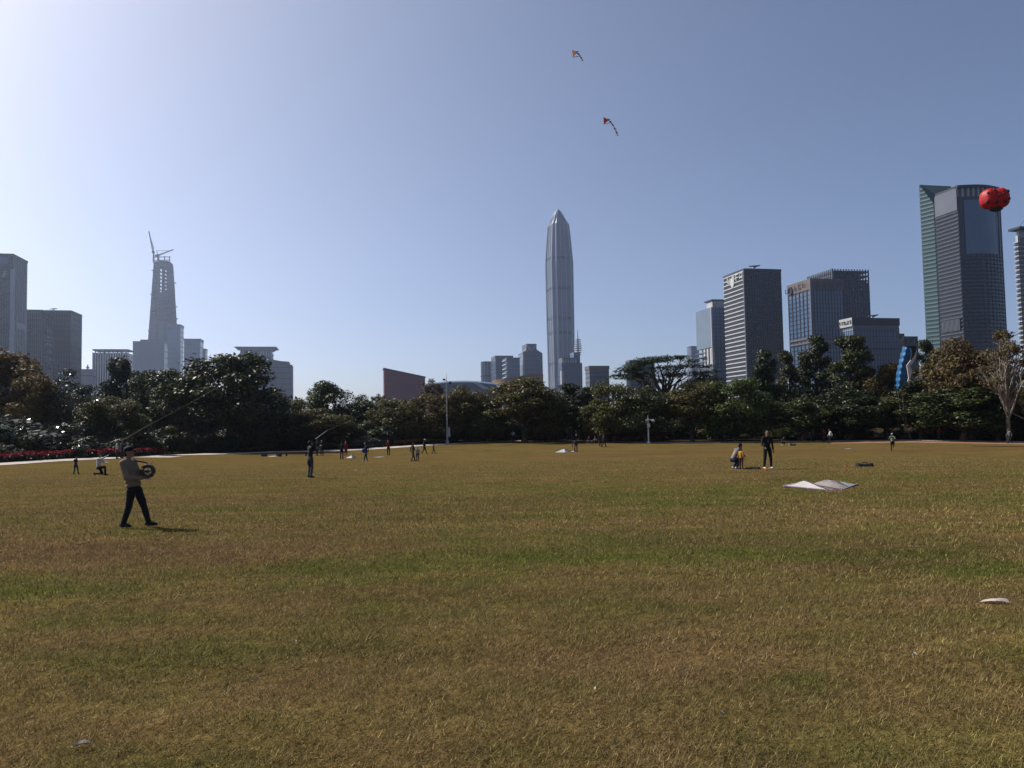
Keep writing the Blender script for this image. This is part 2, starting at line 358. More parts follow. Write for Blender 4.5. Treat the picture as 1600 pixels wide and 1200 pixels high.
class Office:
    """A block whose near vertical edge stands at photograph column xc, its top at row yt, D metres away."""
    def __init__(s, name, label, xc, yt, D, xside, xfront, glass, depth=None, cat='building', psi=None, group=None, core_inset=0.0, htop=None):
        u, v = (U, V) if psi is None else (Vector((math.cos(psi), math.sin(psi), 0)), Vector((-math.sin(psi), math.cos(psi), 0)))
        P = at(xc, yt, D); s.s = 1 if xfront > xc else -1
        s.W = solve(P, u*s.s, xfront); s.D = depth if depth else solve(P, v, xside)
        s.H = P.z - ZB; s.P = P
        s.root = empty(name, (P.x, P.y, ZB), PSI if psi is None else psi); tag(s.root, label, cat, group)
        s.x0, s.x1 = (0, s.W) if s.s > 0 else (-s.W, 0)
        s.core = MB().box(s.x0, s.x1, 0, s.D, 0, htop if htop else s.H).build('wall', glass, s.root)
        s.side_x = 0; s.so = -1 if s.s > 0 else 1          # outward x of the visible side face
    def solo(s, name, meshes_at, mat, mesh, solo):
        pass
    def bands(s, n, h, p, mat, face='all', z0=0.0, z1=None, name='floor_band', solo=True, xr=None):
        z1 = z1 or s.H; dz = (z1-z0)/n
        if face == 'all': b = (s.x0-p, s.x1+p, -p, s.D+p)
        elif face == 'front': b = ((s.x0 if xr is None else xr[0]), (s.x1 if xr is None else xr[1]), -p, .3)
        else: b = ((-p, .3) if s.s > 0 else (-.3, p)) + (0, s.D)
        s.rows(name, mat, solo, [dz*i + z0 + dz*.5 for i in range(n)], lambda mb, z: mb.box(*b, z-h/2, z+h/2))
    def rows(s, name, mat, solo, vals, fn):
        if solo:
            mb = MB(); fn(mb, 0); me = mb.mesh(name, mat)
            for z in vals: link(name, me, s.root, (0,0,z))
        else:
            mb = MB()
            for z in vals: fn(mb, z)
            tag(mb.build(name, mat, s.root), kind='stuff')
    def mullions(s, n, w, p, mat, face='front', z0=0.0, z1=None, name='mullion', solo=True, ends=True):
        z1 = z1 or s.H
        ks = range(n+1) if ends else range(1, n)
        vals = [(s.W if face == 'front' else s.D)*k/n for k in ks]
        def place(v): return (s.s*v, 0, 0) if face == 'front' else (0, v, 0)
        def shape(mb, o):
            if face == 'front': mb.box(o[0]-w/2, o[0]+w/2, -p, .25, z0, z1)
            else: mb.box(*((-p, .25) if s.s > 0 else (-.25, p)), o[1]-w/2, o[1]+w/2, z0, z1)
        if solo:
            mb = MB(); shape(mb, (0,0,0)); me = mb.mesh(name, mat)
            for v in vals: link(name, me, s.root, place(v))
        else:
            mb = MB()
            for v in vals: shape(mb, place(v))
            tag(mb.build(name, mat, s.root), kind='stuff')
    def box(s, name, mat, x0, x1, y0, y1, z0, z1):
        return MB().box(x0, x1, y0, y1, z0, z1).build(name, mat, s.root)
    def parapet(s, h=2.0, p=.5, mat=None):
        return MB().box(s.x0-p, s.x1+p, -p, s.D+p, s.H-h, s.H+.4).build('parapet', mat or m_conc, s.root)
    def glyphs(s, name, mat, face, start, z, size, n, step=1.15, seed=1, p=.5):
        rnd = random.Random(seed); mb = MB()
        for k in range(n):
            c = start + k*step*size
            for _ in range(6):
                if rnd.random() < .55:
                    zz = z + rnd.choice([-.45,-.2,.0,.2,.45])*size; a, b, hh = c-size*.45, c+size*rnd.choice([.2,.45]), size*.06
                else:
                    cc = c + rnd.choice([-.4,-.1,.15,.4])*size; a, b, zz, hh = cc-size*.06, cc+size*.06, z+rnd.choice([-.1,.1])*size, size*.42
                q = rnd.uniform(0, .2)
                if face == 'front': mb.box(a, b, -p-.3-q, -p+.1, zz-hh, zz+hh)
                else: mb.box(*((-p-.3-q, -p+.1) if s.s > 0 else (p-.1, p+.3+q)), a, b, zz-hh, zz+hh)
        return tag(mb.build(name, mat, s.root), kind='stuff')

def rooftop_crane(o, x, y, mat=m_crane, sc=1.0, name='window_cleaning_crane'):
    z = o.H
    MB().bar((x,y,z-1), (x,y,z+4*sc), 1.2*sc).bar((x-6*sc,y,z+4*sc), (x+7*sc,y,z+5.4*sc), 1.3*sc).bar((x+1*sc,y,z+3.6*sc),(x+4*sc,y,z+5*sc),1.8*sc).build(name, mat, o.root)

# ---- C3: dark gridded twin tower
o = Office('office_tower', 'dark square grid tower with white striped left side, shield logo at its top', 1163, 420, 850, 1131, 1219, m_glass_dark)
nf = 36
o.bands(nf, 1.0, .7, m_conc_dark, 'front'); o.bands(nf, 1.3, 1.1, m_white, 'side', name='sun_shade')
o.bands(nf, 2.6, .45, m_conc_dark, 'side', z0=-2.2, z1=o.H-2.2)
o.mullions(15, .9, .8, m_conc_dark, 'front'); o.parapet(2.4, .9, m_conc_dark)
MB().box(-1.3, .4, 0, 1.6, 0, o.H).build('corner_pier', m_conc, o.root)
fr = o.D
MB().poly([(-1.6,y,z) for y,z in ((fr*.62,o.H-6),(fr*.48,o.H-5),(fr*.46,o.H-13),(fr*.54,o.H-18),(fr*.62,o.H-13))] + [(-1.0,y,z) for y,z in ((fr*.62,o.H-6),(fr*.48,o.H-5),(fr*.46,o.H-13),(fr*.54,o.H-18),(fr*.62,o.H-13))],
          [(0,1,2,3,4),(9,8,7,6,5)] + [(i,(i+1)%5,5+(i+1)%5,5+i) for i in range(5)]).build('shield_logo', m_sign, o.root)
o.glyphs('sign_lettering', m_sign, 'side', fr*.12, o.H-7, 7.5, 4, 1.25, 3, 1.2)
rooftop_crane(o, o.W*.35, 6)
# ---- C5: second dark grid tower behind
o = Office('office_tower', 'dark lattice grid tower with open see-through crown, behind the blue glass tower', 1300, 420, 1000, 1262, 1356, m_glass_dark, htop=None)
H0 = o.H; top = 17.0
o.core.data = MB().box(o.x0, o.x1, 0, o.D, 0, H0-top).mesh('wall', m_glass_dark)
nf = 34
o.bands(nf, 1.5, .8, m_conc_dark, 'all'); o.mullions(13, 1.4, .9, m_conc_dark, 'front'); o.mullions(13, 1.4, .9, m_conc, 'side')
mb = MB()
for k in range(14):
    x = o.W*k/13; mb.box(x-.7, x+.7, o.D-.6, o.D+.4, H0-top-2, H0-.4)
tag(mb.build('crown_post', m_conc_dark, o.root), kind='stuff')
o.box('corner_pier', m_conc, -.9, 1.2, -.95, 1.0, 0, H0+.3)
# ---- C4: blue curtain wall tower
o = Office('office_tower', 'blue glass curtain wall tower with brown top band and dark sign characters', 1266, 436, 900, 1231.5, 1316, m_glass_blue)
o.bands(32, .5, .25, m_glass_navy, 'all', solo=True)
o.mullions(11, .8, .6, m_conc_dark, 'front'); o.mullions(6, 1.3, .7, m_conc_dark, 'side'); 
o.box('top_band', m_brownish, o.x0-1, o.x1+1, -1, o.D+1, o.H-12, o.H+.5)
o.box('belt_course', m_brownish, o.x0-1, o.x1+1, -1, o.D+1, o.H-70, o.H-68)
o.box('belt_course', m_brownish, o.x0-1, o.x1+1, -1, o.D+1, o.H-75, o.H-73.4)
o.box('corner_pier', m_conc, -1.1, 1.2, -1.1, .9, 0, o.H+.8)
o.glyphs('sign_lettering', m_signdark, 'front', 8, o.H-6.2, 7.5, 5, 1.3, 5, 1.0); o.glyphs('sign_lettering', m_signdark, 'side', o.D*.25, o.H-6, 6.5, 5, 1.4, 8, 1.0)
mb = MB()
for k in range(18):
    a = 2*math.pi*k/18; b = 2*math.pi*(k+1)/18
    mb.bar((-1.8, o.D*.86+math.cos(a)*4.2, o.H-7.5+math.sin(a)*4.2), (-1.8, o.D*.86+math.cos(b)*4.2, o.H-7.5+math.sin(b)*4.2), 1.6)
mb.build('round_logo', m_signdark, o.root)
# ---- C6: low wide glass block with white sign band
o = Office('office_block', 'low blue glass office block with white sign band on its left end', 1332, 497, 800, 1312.5, 1404, m_glass_blue)
o.bands(16, .35, .2, m_glass_navy, 'all', z1=o.H-10); o.mullions(16, .35, .2, m_glass_navy, 'front', z1=o.H-10)
o.mullions(7, .4, .25, m_white, 'side', z1=o.H-9); o.bands(16, .5, .3, m_white, 'side', z1=o.H-9, name='side_band')
o.box('roof_band', m_conc_dark, o.x0-.7, o.x1+.7, -.7, o.D+.7, o.H-7.5, o.H+.4)
o.box('sign_band', m_white, -1.3, .5, -.5, o.D, o.H-8.5, o.H+.6)
o.box('belt_course', m_glass_dark, o.x0-.5, o.x1+.5, -.5, o.D+.5, o.H-33, o.H-32)
o.glyphs('sign_lettering', m_signdark, 'side', o.D*.1, o.H-4, 3.6, 8, 1.2, 11, 1.3)
rooftop_crane(o, o.W*.55, 8, m_conc, .9)
# ---- C7
o = Office('office_block', 'small dark block beside the low glass office with the white sign', 1412, 526, 900, 1404, 1433, m_glass_navy, depth=25)
o.bands(16, 1.2, .4, m_conc_dark, 'all'); o.mullions(8, .9, .5, m_conc_dark, 'front'); o.parapet(1.5, .5, m_conc_dark)
o.box('roof_house', m_conc_dark, -3, 3.5, 3, 10, o.H, o.H+4)
# ---- C2: stepped pale tower with balconies
o = Office('office_tower', 'pale tower with recessed balcony storeys, left of the dark striped tower', 1111, 480, 1000, 1087, 1150, m_glass_pale)
o.core.data = MB().box(0, o.W, 0, o.D, 0, o.H-77).box(5.5, o.W, 6, o.D-4, o.H-77, o.H-52).box(0, o.W, 0, o.D, o.H-52, o.H).mesh('wall', m_glass_pale)
o.bands(30, .5, .3, m_glass_navy, 'front'); o.mullions(6, .7, .3, m_glass_navy, 'front', z1=o.H)
o.box('front_glazing', m_glass_blue, .8, o.W, -.28, .1, 0, o.H-78); o.box('front_glazing', m_glass_blue, .8, o.W, -.28, .1, o.H-51, o.H)
for k in range(4):
    z = o.H - 77 + 6*k; o.box('balcony_slab', m_conc, -3.5 + (k%2)*2.5, 7, (o.D*.35 if k else 1), o.D+3, z+1, z+2.2)
for k in range(3): o.box('balcony_screen', m_white, -.4, 1.0, 2+k*9, 6.5+k*9, o.H-76, o.H-53)
o.box('roof_house', m_white, 3, o.W, 2, o.D*.4, o.H, o.H+9); o.box('roof_slab', m_conc_dark, 1.5, o.W+.5, 1, o.D*.5, o.H+9, o.H+10.6)
o.box('corner_pier', m_white, -.5, 1.2, -.5, 1.0, 0, o.H)
# ---- C1 far sliver
o = Office('office_block', 'small hazy far block left of the balcony tower, above the umbrella tree', 1080, 541, 1900, 1074, 1092, m_glass_pale, depth=25)
o.bands(14, 1.0, .4, m_conc, 'all', solo=False); o.parapet(2, .6)
# ---- B7 behind the umbrella tree
o = Office('office_block', 'dark blue block half hidden behind the flat umbrella tree', 984, 563, 900, 978, 1022, m_glass_navy)
o.bands(15, 1.0, .4, m_conc_dark, 'all'); o.mullions(9, .7, .4, m_conc_dark, 'front'); o.parapet(1.6, .5, m_conc)
# ---- B6
o = Office('office_block', 'grey brown stepped block standing alone right of the tallest tower', 921, 572, 1100, 914.5, 951, m_conc)
o.bands(12, 2.2, .35, m_glass_navy, 'all', z1=o.H-6, name='window_band'); o.mullions(12, .6, .5, m_conc, 'front', z1=o.H-6); o.parapet(5, .8, m_brownish)
for k in range(5): o.box('balcony_slab', m_white, -5, 6, -3, 8, 8+k*8, 9.5+k*8)
# ---- B5 with ringed spire
o = Office('office_tower', 'blue glass tower with ringed spire in front of the tallest tower', 878, 567, 1300, 872, 909, m_glass_blue)
o.bands(18, .8, .4, m_conc, 'all'); o.mullions(10, .8, .5, m_conc, 'front')
hz = o.H; 
o.box('shoulder', m_conc, 1, o.W*.62, 2, o.D, hz, hz+9); o.box('tower_head', m_glass_blue, o.W*.62, o.W*.93, 1, o.D, hz, hz+18); o.box('side_bay', m_white, -2.0, 2.2, -2.5, 4, 0, hz-14)
for k in range(6): o.box('cornice_bracket', m_white, 2+k*4.4, 4+k*4.4, .5, 2.2, hz-1, hz+6)
cx, cy = o.W*.86, 4
MB().tube([(cx,cy,hz),(cx,cy,hz+40),(cx,cy,hz+58)], [1.6,1.2,.3], 8).build('spire', m_steel, o.root)
for k in range(8):
    r = 7.0 - .55*abs(k-3.2); MB().tube([(cx,cy,hz+14+k*3.6),(cx,cy,hz+15.2+k*3.6)], r, 12).build('spire_ring', m_white, o.root)
# ---- B4 with notched top
o = Office('office_tower', 'blue tower with raised notched crown and sloping shoulders left of tallest tower', 817, 553, 1500, 810, 847, m_glass_blue)
o.bands(16, .8, .4, m_glass_navy, 'all'); o.mullions(11, .8, .5, m_conc, 'front')
w, h = o.W, o.H
prof = [(0,h),(0,h+3),(w*.12,h+4),(w*.2,h+10),(w*.2,h+20),(w*.72,h+20),(w*.72,h+9),(w,h+2),(w,h)]
mb = MB(); mb.poly([(x,0.5,z) for x,z in prof] + [(x,o.D,z) for x,z in prof], [tuple(range(9))] + [tuple(range(9,18))[::-1]] + [(i,(i+1)%9,9+(i+1)%9,9+i) for i in range(9)]); mb.build('crown', m_conc, o.root)
mb = MB()
for a, b in (((w*.2,h+18),(w*.42,h+6)),((w*.42,h+6),(w*.72,h+18)),((w*.02,h+4),(w*.25,h+6)),((w*.25,h+6),(w*.42,h+14))): mb.bar((a[0],0,a[1]),(b[0],0,b[1]),2.0)
mb.build('crown_arch', m_white, o.root)
o.box('edge_pier', m_white, -.8, 2.2, -.9, 1.5, 0, h); o.box('edge_pier', m_conc, w-5, w+.6, -.9, 1.5, 0, h+1.5)
# ---- B2, B3, B1
o = Office('office_tower', 'flat topped grey glass tower, tall one of the pair near golden drum', 774, 556, 1500, 768, 801, m_glass_blue)
o.bands(16, .9, .4, m_conc, 'all'); o.mullions(8, .9, .5, m_conc, 'front'); o.mullions(3, 2.5, .5, m_conc, 'side'); o.parapet(5, .8, m_conc)
o = Office('office_tower', 'lower glass tower with white balconies, between flat topped and notched towers', 792, 559, 1450, 786, 812, m_glass_blue)
o.bands(16, 1.0, .4, m_conc, 'front'); o.bands(16, 1.6, 2.2, m_white, 'side', name='balcony_slab'); o.parapet(2, .5)
def round_tower(name, label, xa, xb, yt, D, glass, nb, sides=20, ring=None):
    a = at(xa, yt, D); b = at(xb, yt, D); c = (a+b)/2; r = (b-a).length/2; c.y += r
    root = empty(name, (c.x, c.y, ZB)); tag(root, label, 'building'); H = c.z - ZB
    cir = lambda q: [(q*math.cos(2*math.pi*k/sides), q*math.sin(2*math.pi*k/sides)) for k in range(sides)]
    MB().prism(cir(r), 0, cir(r), H).build('wall', glass, root)
    me = MB().prism(cir(r+.5), -.6, cir(r+.5), .6).mesh('floor_band', m_conc)
    for k in range(nb): link('floor_band', me, root, (0,0,H*(k+.5)/nb))
    for k in range(0, sides, 2):
        x, y = cir(r+.3)[k]; MB().box(x-.6,x+.6,y-.6,y+.6,0,H).build('mullion', m_white, root)
    MB().prism(cir(r+.9), H-3, cir(r+.9), H+.5).build('parapet', m_conc, root)
    if ring: MB().prism(cir(r+1.6), H-ring, cir(r+1.6), H-ring+2).build('belt_course', m_conc_dark, root)
    return root, r, H
round_tower('round_tower', 'slim rounded pale tower with dark belt, leftmost of the central cluster', 751.5, 767.5, 565, 1550, m_glass_pale, 12, 20, 30)

# ---- civic centre: red wedge, blue curved roof, golden drum
a = at(600, 575, 1000); W = solve(a, U, 664); hgt = a.z - ZB
root = empty('red_hall', (a.x, a.y, ZB), PSI); tag(root, 'red clad hall with sloping roofline rising to the left above trees', 'building')
drop = (589-575)/1200*1000*1.02
Dp = 26
MB().poly([(0,0,0),(W,0,0),(W,Dp,0),(0,Dp,0),(0,0,hgt),(W,0,hgt-drop),(W,Dp,hgt-drop),(0,Dp,hgt)], [(0,3,2,1),(4,5,6,7),(0,1,5,4),(1,2,6,5),(2,3,7,6),(3,0,4,7)]).build('wall', m_red, root)
m_red2 = M('dark_red_joint', (0.22,0.05,0.055), .7, .2)
for k in range(1, 12):
    z = hgt*k/12
    x1 = W if z < hgt-drop else W*(hgt-z)/drop
    MB().box(0, x1, -.35, .2, z-.35, z+.35).build('cladding_band', m_red2, root)
for k in range(1, 9):
    x = W*k/9; MB().box(x-.3, x+.3, -.3, .2, 0, hgt-drop*k/9-.6).build('cladding_joint', m_red2, root)
MB().poly([(-.8,-.8,hgt-1.2),(W+.8,-.8,hgt-drop-1.2),(W+.8,Dp+1,hgt-drop-1.2),(-.8,Dp+1,hgt-1.2),(-.8,-.8,hgt+.4),(W+.8,-.8,hgt-drop+.4),(W+.8,Dp+1,hgt-drop+.4),(-.8,Dp+1,hgt+.4)], [(0,3,2,1),(4,5,6,7),(0,1,5,4),(1,2,6,5),(2,3,7,6),(3,0,4,7)]).build('roof_edge', m_conc_dark, root)
for k in range(4): MB().box(-.7, .4, 3, Dp-4, hgt*.45-k*7, hgt*.45-k*7+2.2).build('side_louvre', m_white, root)
m_roofunder = M('roof_fascia', (0.09,0.105,0.13), .6, .3, var=.1)
pts = []
for i in range(29):
    t = i/28; px = 656 + t*214; y = 597 + 30*(2*(px-722)/230)**2*.62
    pts.append(at(px, y, 1035))
c0 = pts[14]; root = empty('curved_roof_hall', (c0.x, c0.y, ZB)); tag(root, 'long hall with low arched blue sheet roof and pale skylight strip', 'building')
rel = [p - Vector((c0.x, c0.y, ZB)) for p in pts]
mb = MB(); vs = []; n = len(rel)
for d, dz in ((0,0),(30,3.5),(70,0)):
    vs += [(p.x, p.y+d, p.z+dz) for p in rel]
vs += [(p.x, p.y, p.z-4.2) for p in rel] + [(p.x, p.y+70, p.z-4.2) for p in rel]
fs = []
for i in range(n-1):
    fs += [(i,i+1,n+i+1,n+i),(n+i,n+i+1,2*n+i+1,2*n+i),(3*n+i,3*n+i+1,i+1,i),(4*n+i,4*n+i+1,2*n+i+1,2*n+i),(3*n+i,4*n+i,4*n+i+1,3*n+i+1)]
mb.poly(vs, fs); mb.build('roof', m_roofblue, root)
mb = MB(); vs = [(p.x, p.y+3, 0) for p in rel] + [(p.x, p.y+3, p.z-4.0) for p in rel] + [(p.x, p.y+60, 0) for p in rel] + [(p.x, p.y+60, p.z-4.0) for p in rel]
fs = [(i,i+1,n+i+1,n+i) for i in range(n-1)] + [(2*n+i,2*n+i+1,3*n+i+1,3*n+i) for i in range(n-1)]; mb.poly(vs, fs); mb.build('wall', m_roofunder, root)
for k in range(2, n-2, 2):
    p = rel[k]; MB().bar((p.x,p.y-.3,p.z-.6),(p.x,p.y+30,p.z+3.2),.7,.7).build('roof_seam', m_steel, root)
i = 11; p, q = rel[i], rel[i+1]
MB().poly([(p.x-2,p.y-.6,p.z+.6),(p.x+5,p.y-.6,p.z+.6),(q.x+15,p.y-.9,p.z-9.5),(q.x+6,p.y-.9,p.z-9.5),(p.x-2,p.y+1.5,p.z+.9),(p.x+5,p.y+1.5,p.z+.9),(q.x+15,p.y+1,p.z-9.2),(q.x+6,p.y+1,p.z-9.2)], [(0,1,2,3),(7,6,5,4),(0,4,5,1),(1,5,6,2),(2,6,7,3),(3,7,4,0)]).build('skylight', m_white, root)
a = at(768, 594, 1040); b = at(850, 582, 1040); c = (a+b)/2; r = (b-a).length/2
root = empty('golden_drum_hall', (c.x, c.y+r, ZB)); tag(root, 'golden clad round drum hall with slanted top rim above the trees', 'building'); N = 36
ring = [(r*math.cos(2*math.pi*k/N), r*math.sin(2*math.pi*k/N)) for k in range(N)]
ztop = lambda x: (a.z-ZB) + (b.z-a.z)*(x+r)/(2*r)
MB().poly([(x,y,0) for x,y in ring] + [(x,y,ztop(x)) for x,y in ring], [(i,(i+1)%N,N+(i+1)%N,N+i) for i in range(N)] + [tuple(range(N,2*N))]).build('wall', m_gold, root)
for k in range(6):
    q = 1.006
    MB().poly([(x*q,y*q,ztop(x)-2-k*4.5) for x,y in ring] + [(x*q,y*q,ztop(x)-1.2-k*4.5) for x,y in ring], [(i,(i+1)%N,N+(i+1)%N,N+i) for i in range(N)]).build('cladding_band', m_brownish, root)

# ---- the tallest tower
a = at(874.8, 410, 2000); T = {}
root = empty('skyscraper', (a.x, a.y+33, ZB), R(20)); tag(root, 'tallest steel and glass skyscraper tapering to a pointed crown', 'skyscraper')
zt = lambda y: at(874, y, 2000).z - ZB
m_tow = M('tower_glass', (0.085,0.11,0.155), .25, .6, var=.1, scale=.01)
levels = [(0, 27.3), (zt(590), 27.5), (zt(500), 28.6), (zt(408), 29.2), (zt(378), 26.2), (zt(347), 22.4), (zt(328), 8.6), (zt(323), 4.6)]
def oct_ring(h, c=.30):
    k = h*(1-c); return [(h,-k),(h,k),(k,h),(-k,h),(-h,k),(-h,-k),(-k,-h),(k,-h)]
for i in range(len(levels)-1):
    MB().prism(oct_ring(levels[i][1]), levels[i][0], oct_ring(levels[i+1][1]), levels[i+1][0]).build('wall' if i < 5 else 'crown', m_tow, root)
MB().prism(oct_ring(4.4), levels[-1][0], oct_ring(1.2), zt(320)).build('crown_tip', m_steel, root)
for k in range(8):
    pts = [(oct_ring(h*1.012)[k][0], oct_ring(h*1.012)[k][1], z) for z, h in levels]
    MB().tube(pts, [2.3]*6+[1.6,1.2], 6).build('steel_pier', m_steel, root)
for k in range(8):
    for t in (.33, .66):
        pts = []
        for z, h in levels[:6]:
            r_ = oct_ring(h*1.004); p, q = Vector(r_[k]), Vector(r_[(k+1)%8]); m_ = p.lerp(q, t); pts.append((m_.x, m_.y, z))
        MB().tube(pts, .9, 4).build('fin', m_steel, root)
def hw(z):
    for (z0,h0),(z1,h1) in zip(levels, levels[1:]):
        if z0 <= z <= z1: return h0+(h1-h0)*(z-z0)/(z1-z0)
    return 5
mb = MB(); nfl = 95
for k in range(nfl):
    z = zt(347)*(k+.5)/nfl; q = hw(z)*1.003; mb.prism(oct_ring(q), z-.45, oct_ring(q), z+.45, False)
tag(mb.build('floor_line', m_conc_dark, root), kind='stuff')
for y in (568, 520, 497, 450, 402):
    z = zt(y); q = hw(z)*1.006; MB().prism(oct_ring(q), z-4.5, oct_ring(q), z+4.5).build('plant_floor', m_glass_navy, root)

# ---- tower under construction
Dc = 2200; a = at(247, 400, Dc); root = empty('unfinished_tower', (a.x, a.y+35, ZB), PSI); tag(root, 'tapering unfinished tower with bare floor slabs and two cranes on top', 'skyscraper')
zc = lambda y: at(247, y, Dc).z - ZB
px = Dc/1200
lv = [(0, 20.2*px), (zc(545), 19.2*px), (zc(500), 16.8*px), (zc(450), 14.2*px), (zc(410), 12.0*px)]
def hc(z):
    for (z0,h0),(z1,h1) in zip(lv, lv[1:]):
        if z0 <= z <= z1: return h0+(h1-h0)*(z-z0)/(z1-z0)
    return lv[-1][1]
m_slab = M('bare_concrete', (0.05,0.06,0.085), .85, .2, var=.1, scale=.05)
sq = lambda h: [(-h*.94,-h),(h*.94,-h),(h,-h*.94),(h,h*.94),(h*.94,h),(-h*.94,h),(-h,h*.94),(-h,-h*.94)]
zf = zc(503)
MB().prism(sq(lv[0][1]*.93), 0, sq(hc(zf)*.93), zf).build('glazed_lower_part', m_glass_blue, root)
MB().prism(sq(hc(zf)*.55), zf, sq(hc(zc(455))*.55), zc(455)).build('core', m_slab, root)
for sx in (-1, 1):
    MB().box(*sorted((sx*5.2*px, sx*8.2*px)), -3*px, 2*px, zc(456), zc(405)).build('core_wall', m_slab, root)
MB().box(-8.2*px, 8.2*px, -8*px, 8*px, zc(414), zc(405)).build('core_cap', m_slab, root)
MB().box(-1.2*px, 1.0*px, -3*px, 2*px, zc(456), zc(405)).build('core_wall', m_slab, root)
nsl = 46
for k in range(nsl):
    z = zc(405)*(k+.5)/nsl; h = hc(z); sl = MB()
    if z < zc(456) or z > zc(415): sl.prism(sq(h), z-1.4, sq(h), z+1.4)
    else: sl.box(-h, -5.2*px, -h, h, z-1.4, z+1.4).box(5.2*px, h, -h, h, z-1.4, z+1.4).box(-5.2*px, 5.2*px, 7.6*px, h, z-.5, z+.5)
    sl.build('floor_slab', m_slab, root)
for sx in (-1,1):
    for sy in (-1,1):
        for fx, fy in ((.95,.95),(.33,.97),(.97,.33)):
            MB().tube([(sx*fx*(h-1), sy*fy*(h-1), z) for z, h in lv], 2.4, 6).build('column', m_slab, root)
rndc = random.Random(4)
for k in range(7):
    z = zc(420) - k*zc(420)*.075; h = hc(z); sx = rndc.choice([-1,1]); MB().box(*sorted((sx*h*.9, sx*(h+9))), -3, 4, z, z+2.2).build('loading_platform', m_crane, root)
hx = 12*px
mb = MB()
for x in (-hx,-hx*.4,hx*.3,hx*.9): mb.bar((x,-hx*.8,zc(411)),(x,-hx*.8,zc(398)),2.2)
mb.bar((-hx,-hx*.8,zc(400)),(hx,-hx*.8,zc(399)),2).bar((-hx,-hx*.8,zc(405)),(hx,-hx*.8,zc(404)),2)
mb.build('top_framework', m_crane, root)
def lattice(mb, a, b, w, n):
    a, b = Vector(a), Vector(b); d = (b-a); x = Vector((d.z,0,-d.x)).normalized()*w/2; y = Vector((0,w/2,0))
    for s1 in (-1,1):
        for s2 in (-1,1): mb.bar(a+x*s1+y*s2, b+x*s1*.5+y*s2*.5, w*.28)
    for k in range(n):
        p, q = a.lerp(b,k/n), a.lerp(b,(k+1)/n); s_ = 1 if k%2 else -1; mb.bar(p+x*s_-y, q-x*s_+y, w*.2)
    return mb
def crane(name, label, pm, pj, mast_px):
    o = empty(name, Vector((a.x, a.y+20, 0)))
    base = at(mast_px[0], mast_px[1], Dc) - o.location; top = at(mast_px[0], pm[1], Dc) - o.location; tip = at(pj[0], pj[1], Dc) - o.location; pv = at(pm[0], pm[1], Dc) - o.location
    lattice(MB(), base, top, 3.4, 5).build('mast', m_crane, o); lattice(MB(), pv, tip, 2.8, 10).build('jib', m_crane, o)
    d = (tip-pv).normalized(); MB().bar(pv, pv - Vector((d.x*9, 0, 1)), 5.5, 4.5).build('counterweight', m_crane, o)
    MB().box(pv.x-3, pv.x+3, pv.y-3, pv.y+3, pv.z-3, pv.z+3).build('cab', m_crane, o)
    MB().bar(pv+Vector((0,0,3)), pv+Vector((-d.x*5,0,14)), 1.4).bar(pv+Vector((-d.x*5,0,14)), pv.lerp(tip,.8), .9).build('stay', m_crane, o)
    tag(o, label, 'crane', 'cranes on the unfinished tower')
crane('tower_crane', 'steep raised tower crane jib pointing up on the unfinished tower', (239.5,394), (232.5,361), (240,410))
crane('tower_crane', 'low slanting tower crane jib pointing right on the unfinished tower', (247,399), (271,390), (247,410))
# ---- blocks around it
o = Office('office_block', 'wide hazy block in front of the unfinished tower base', 256, 533.5, 1900, 268, 208, m_glass_pale, depth=40)
o.bands(14, 1.2, .6, m_conc, 'all', solo=False); o.mullions(12, 1.0, .7, m_conc, 'front', solo=False); o.parapet(3, .8); o.box('roof_house', m_conc, -o.W+15, -o.W+32, 5, 16, o.H, o.H+5)
o = Office('office_tower', 'slim hazy tower with pale striped edge, touching unfinished tower on its right', 282, 507, 2100, 287, 262, m_glass_blue)
o.bands(22, 1.6, 1.0, m_white, 'side', name='side_band'); o.bands(22, 1.0, .5, m_conc, 'front', solo=False); o.parapet(4, .8)
o = Office('office_block', 'plain hazy slab block right of the slim striped tower', 313, 529.5, 2000, 316, 287.5, m_glass_blue, depth=45)
o.bands(18, 1.1, .5, m_conc, 'all', solo=False); o.parapet(4, .8); 
o = Office('office_block', 'small hazy block peeping over the big tree, right of plain slab block', 321, 545, 2050, 323, 314, m_glass_blue, depth=30)
o.bands(16, 1.1, .5, m_conc, 'all', solo=False); o.parapet(3, .8)
o = Office('office_block', 'hazy block with pale vertical ribs and open roof frame left of unfinished tower', 200, 546, 1500, 208, 145.5, m_glass_navy)
o.mullions(14, 2.0, .9, m_white, 'front', z1=o.H-6); o.bands(12, .9, .4, m_conc, 'all', z1=o.H-6); o.parapet(2.2, .9)
o.core.data = MB().box(o.x0, o.x1, 0, o.D, 0, o.H-7).mesh('wall', m_glass_navy)
for k in range(8): o.box('roof_post', m_conc, -o.W*(k+.5)/8-.9, -o.W*(k+.5)/8+.9, 1, 3, o.H-7, o.H-2)
o = Office('low_block', 'low hazy block with rooftop mast between the two blocks at far left', 143, 577, 1450, 146, 126, m_conc, depth=25)
o.bands(5, 1.4, .3, m_glass_navy, 'all'); o.parapet(2, .6); MB().bar((-o.W*.45,6,o.H),(-o.W*.45,6,o.H+9),1.6).box(-o.W*.45-2.2,-o.W*.45+2.2,4,8,o.H+2,o.H+5).build('roof_mast', m_crane, o.root)
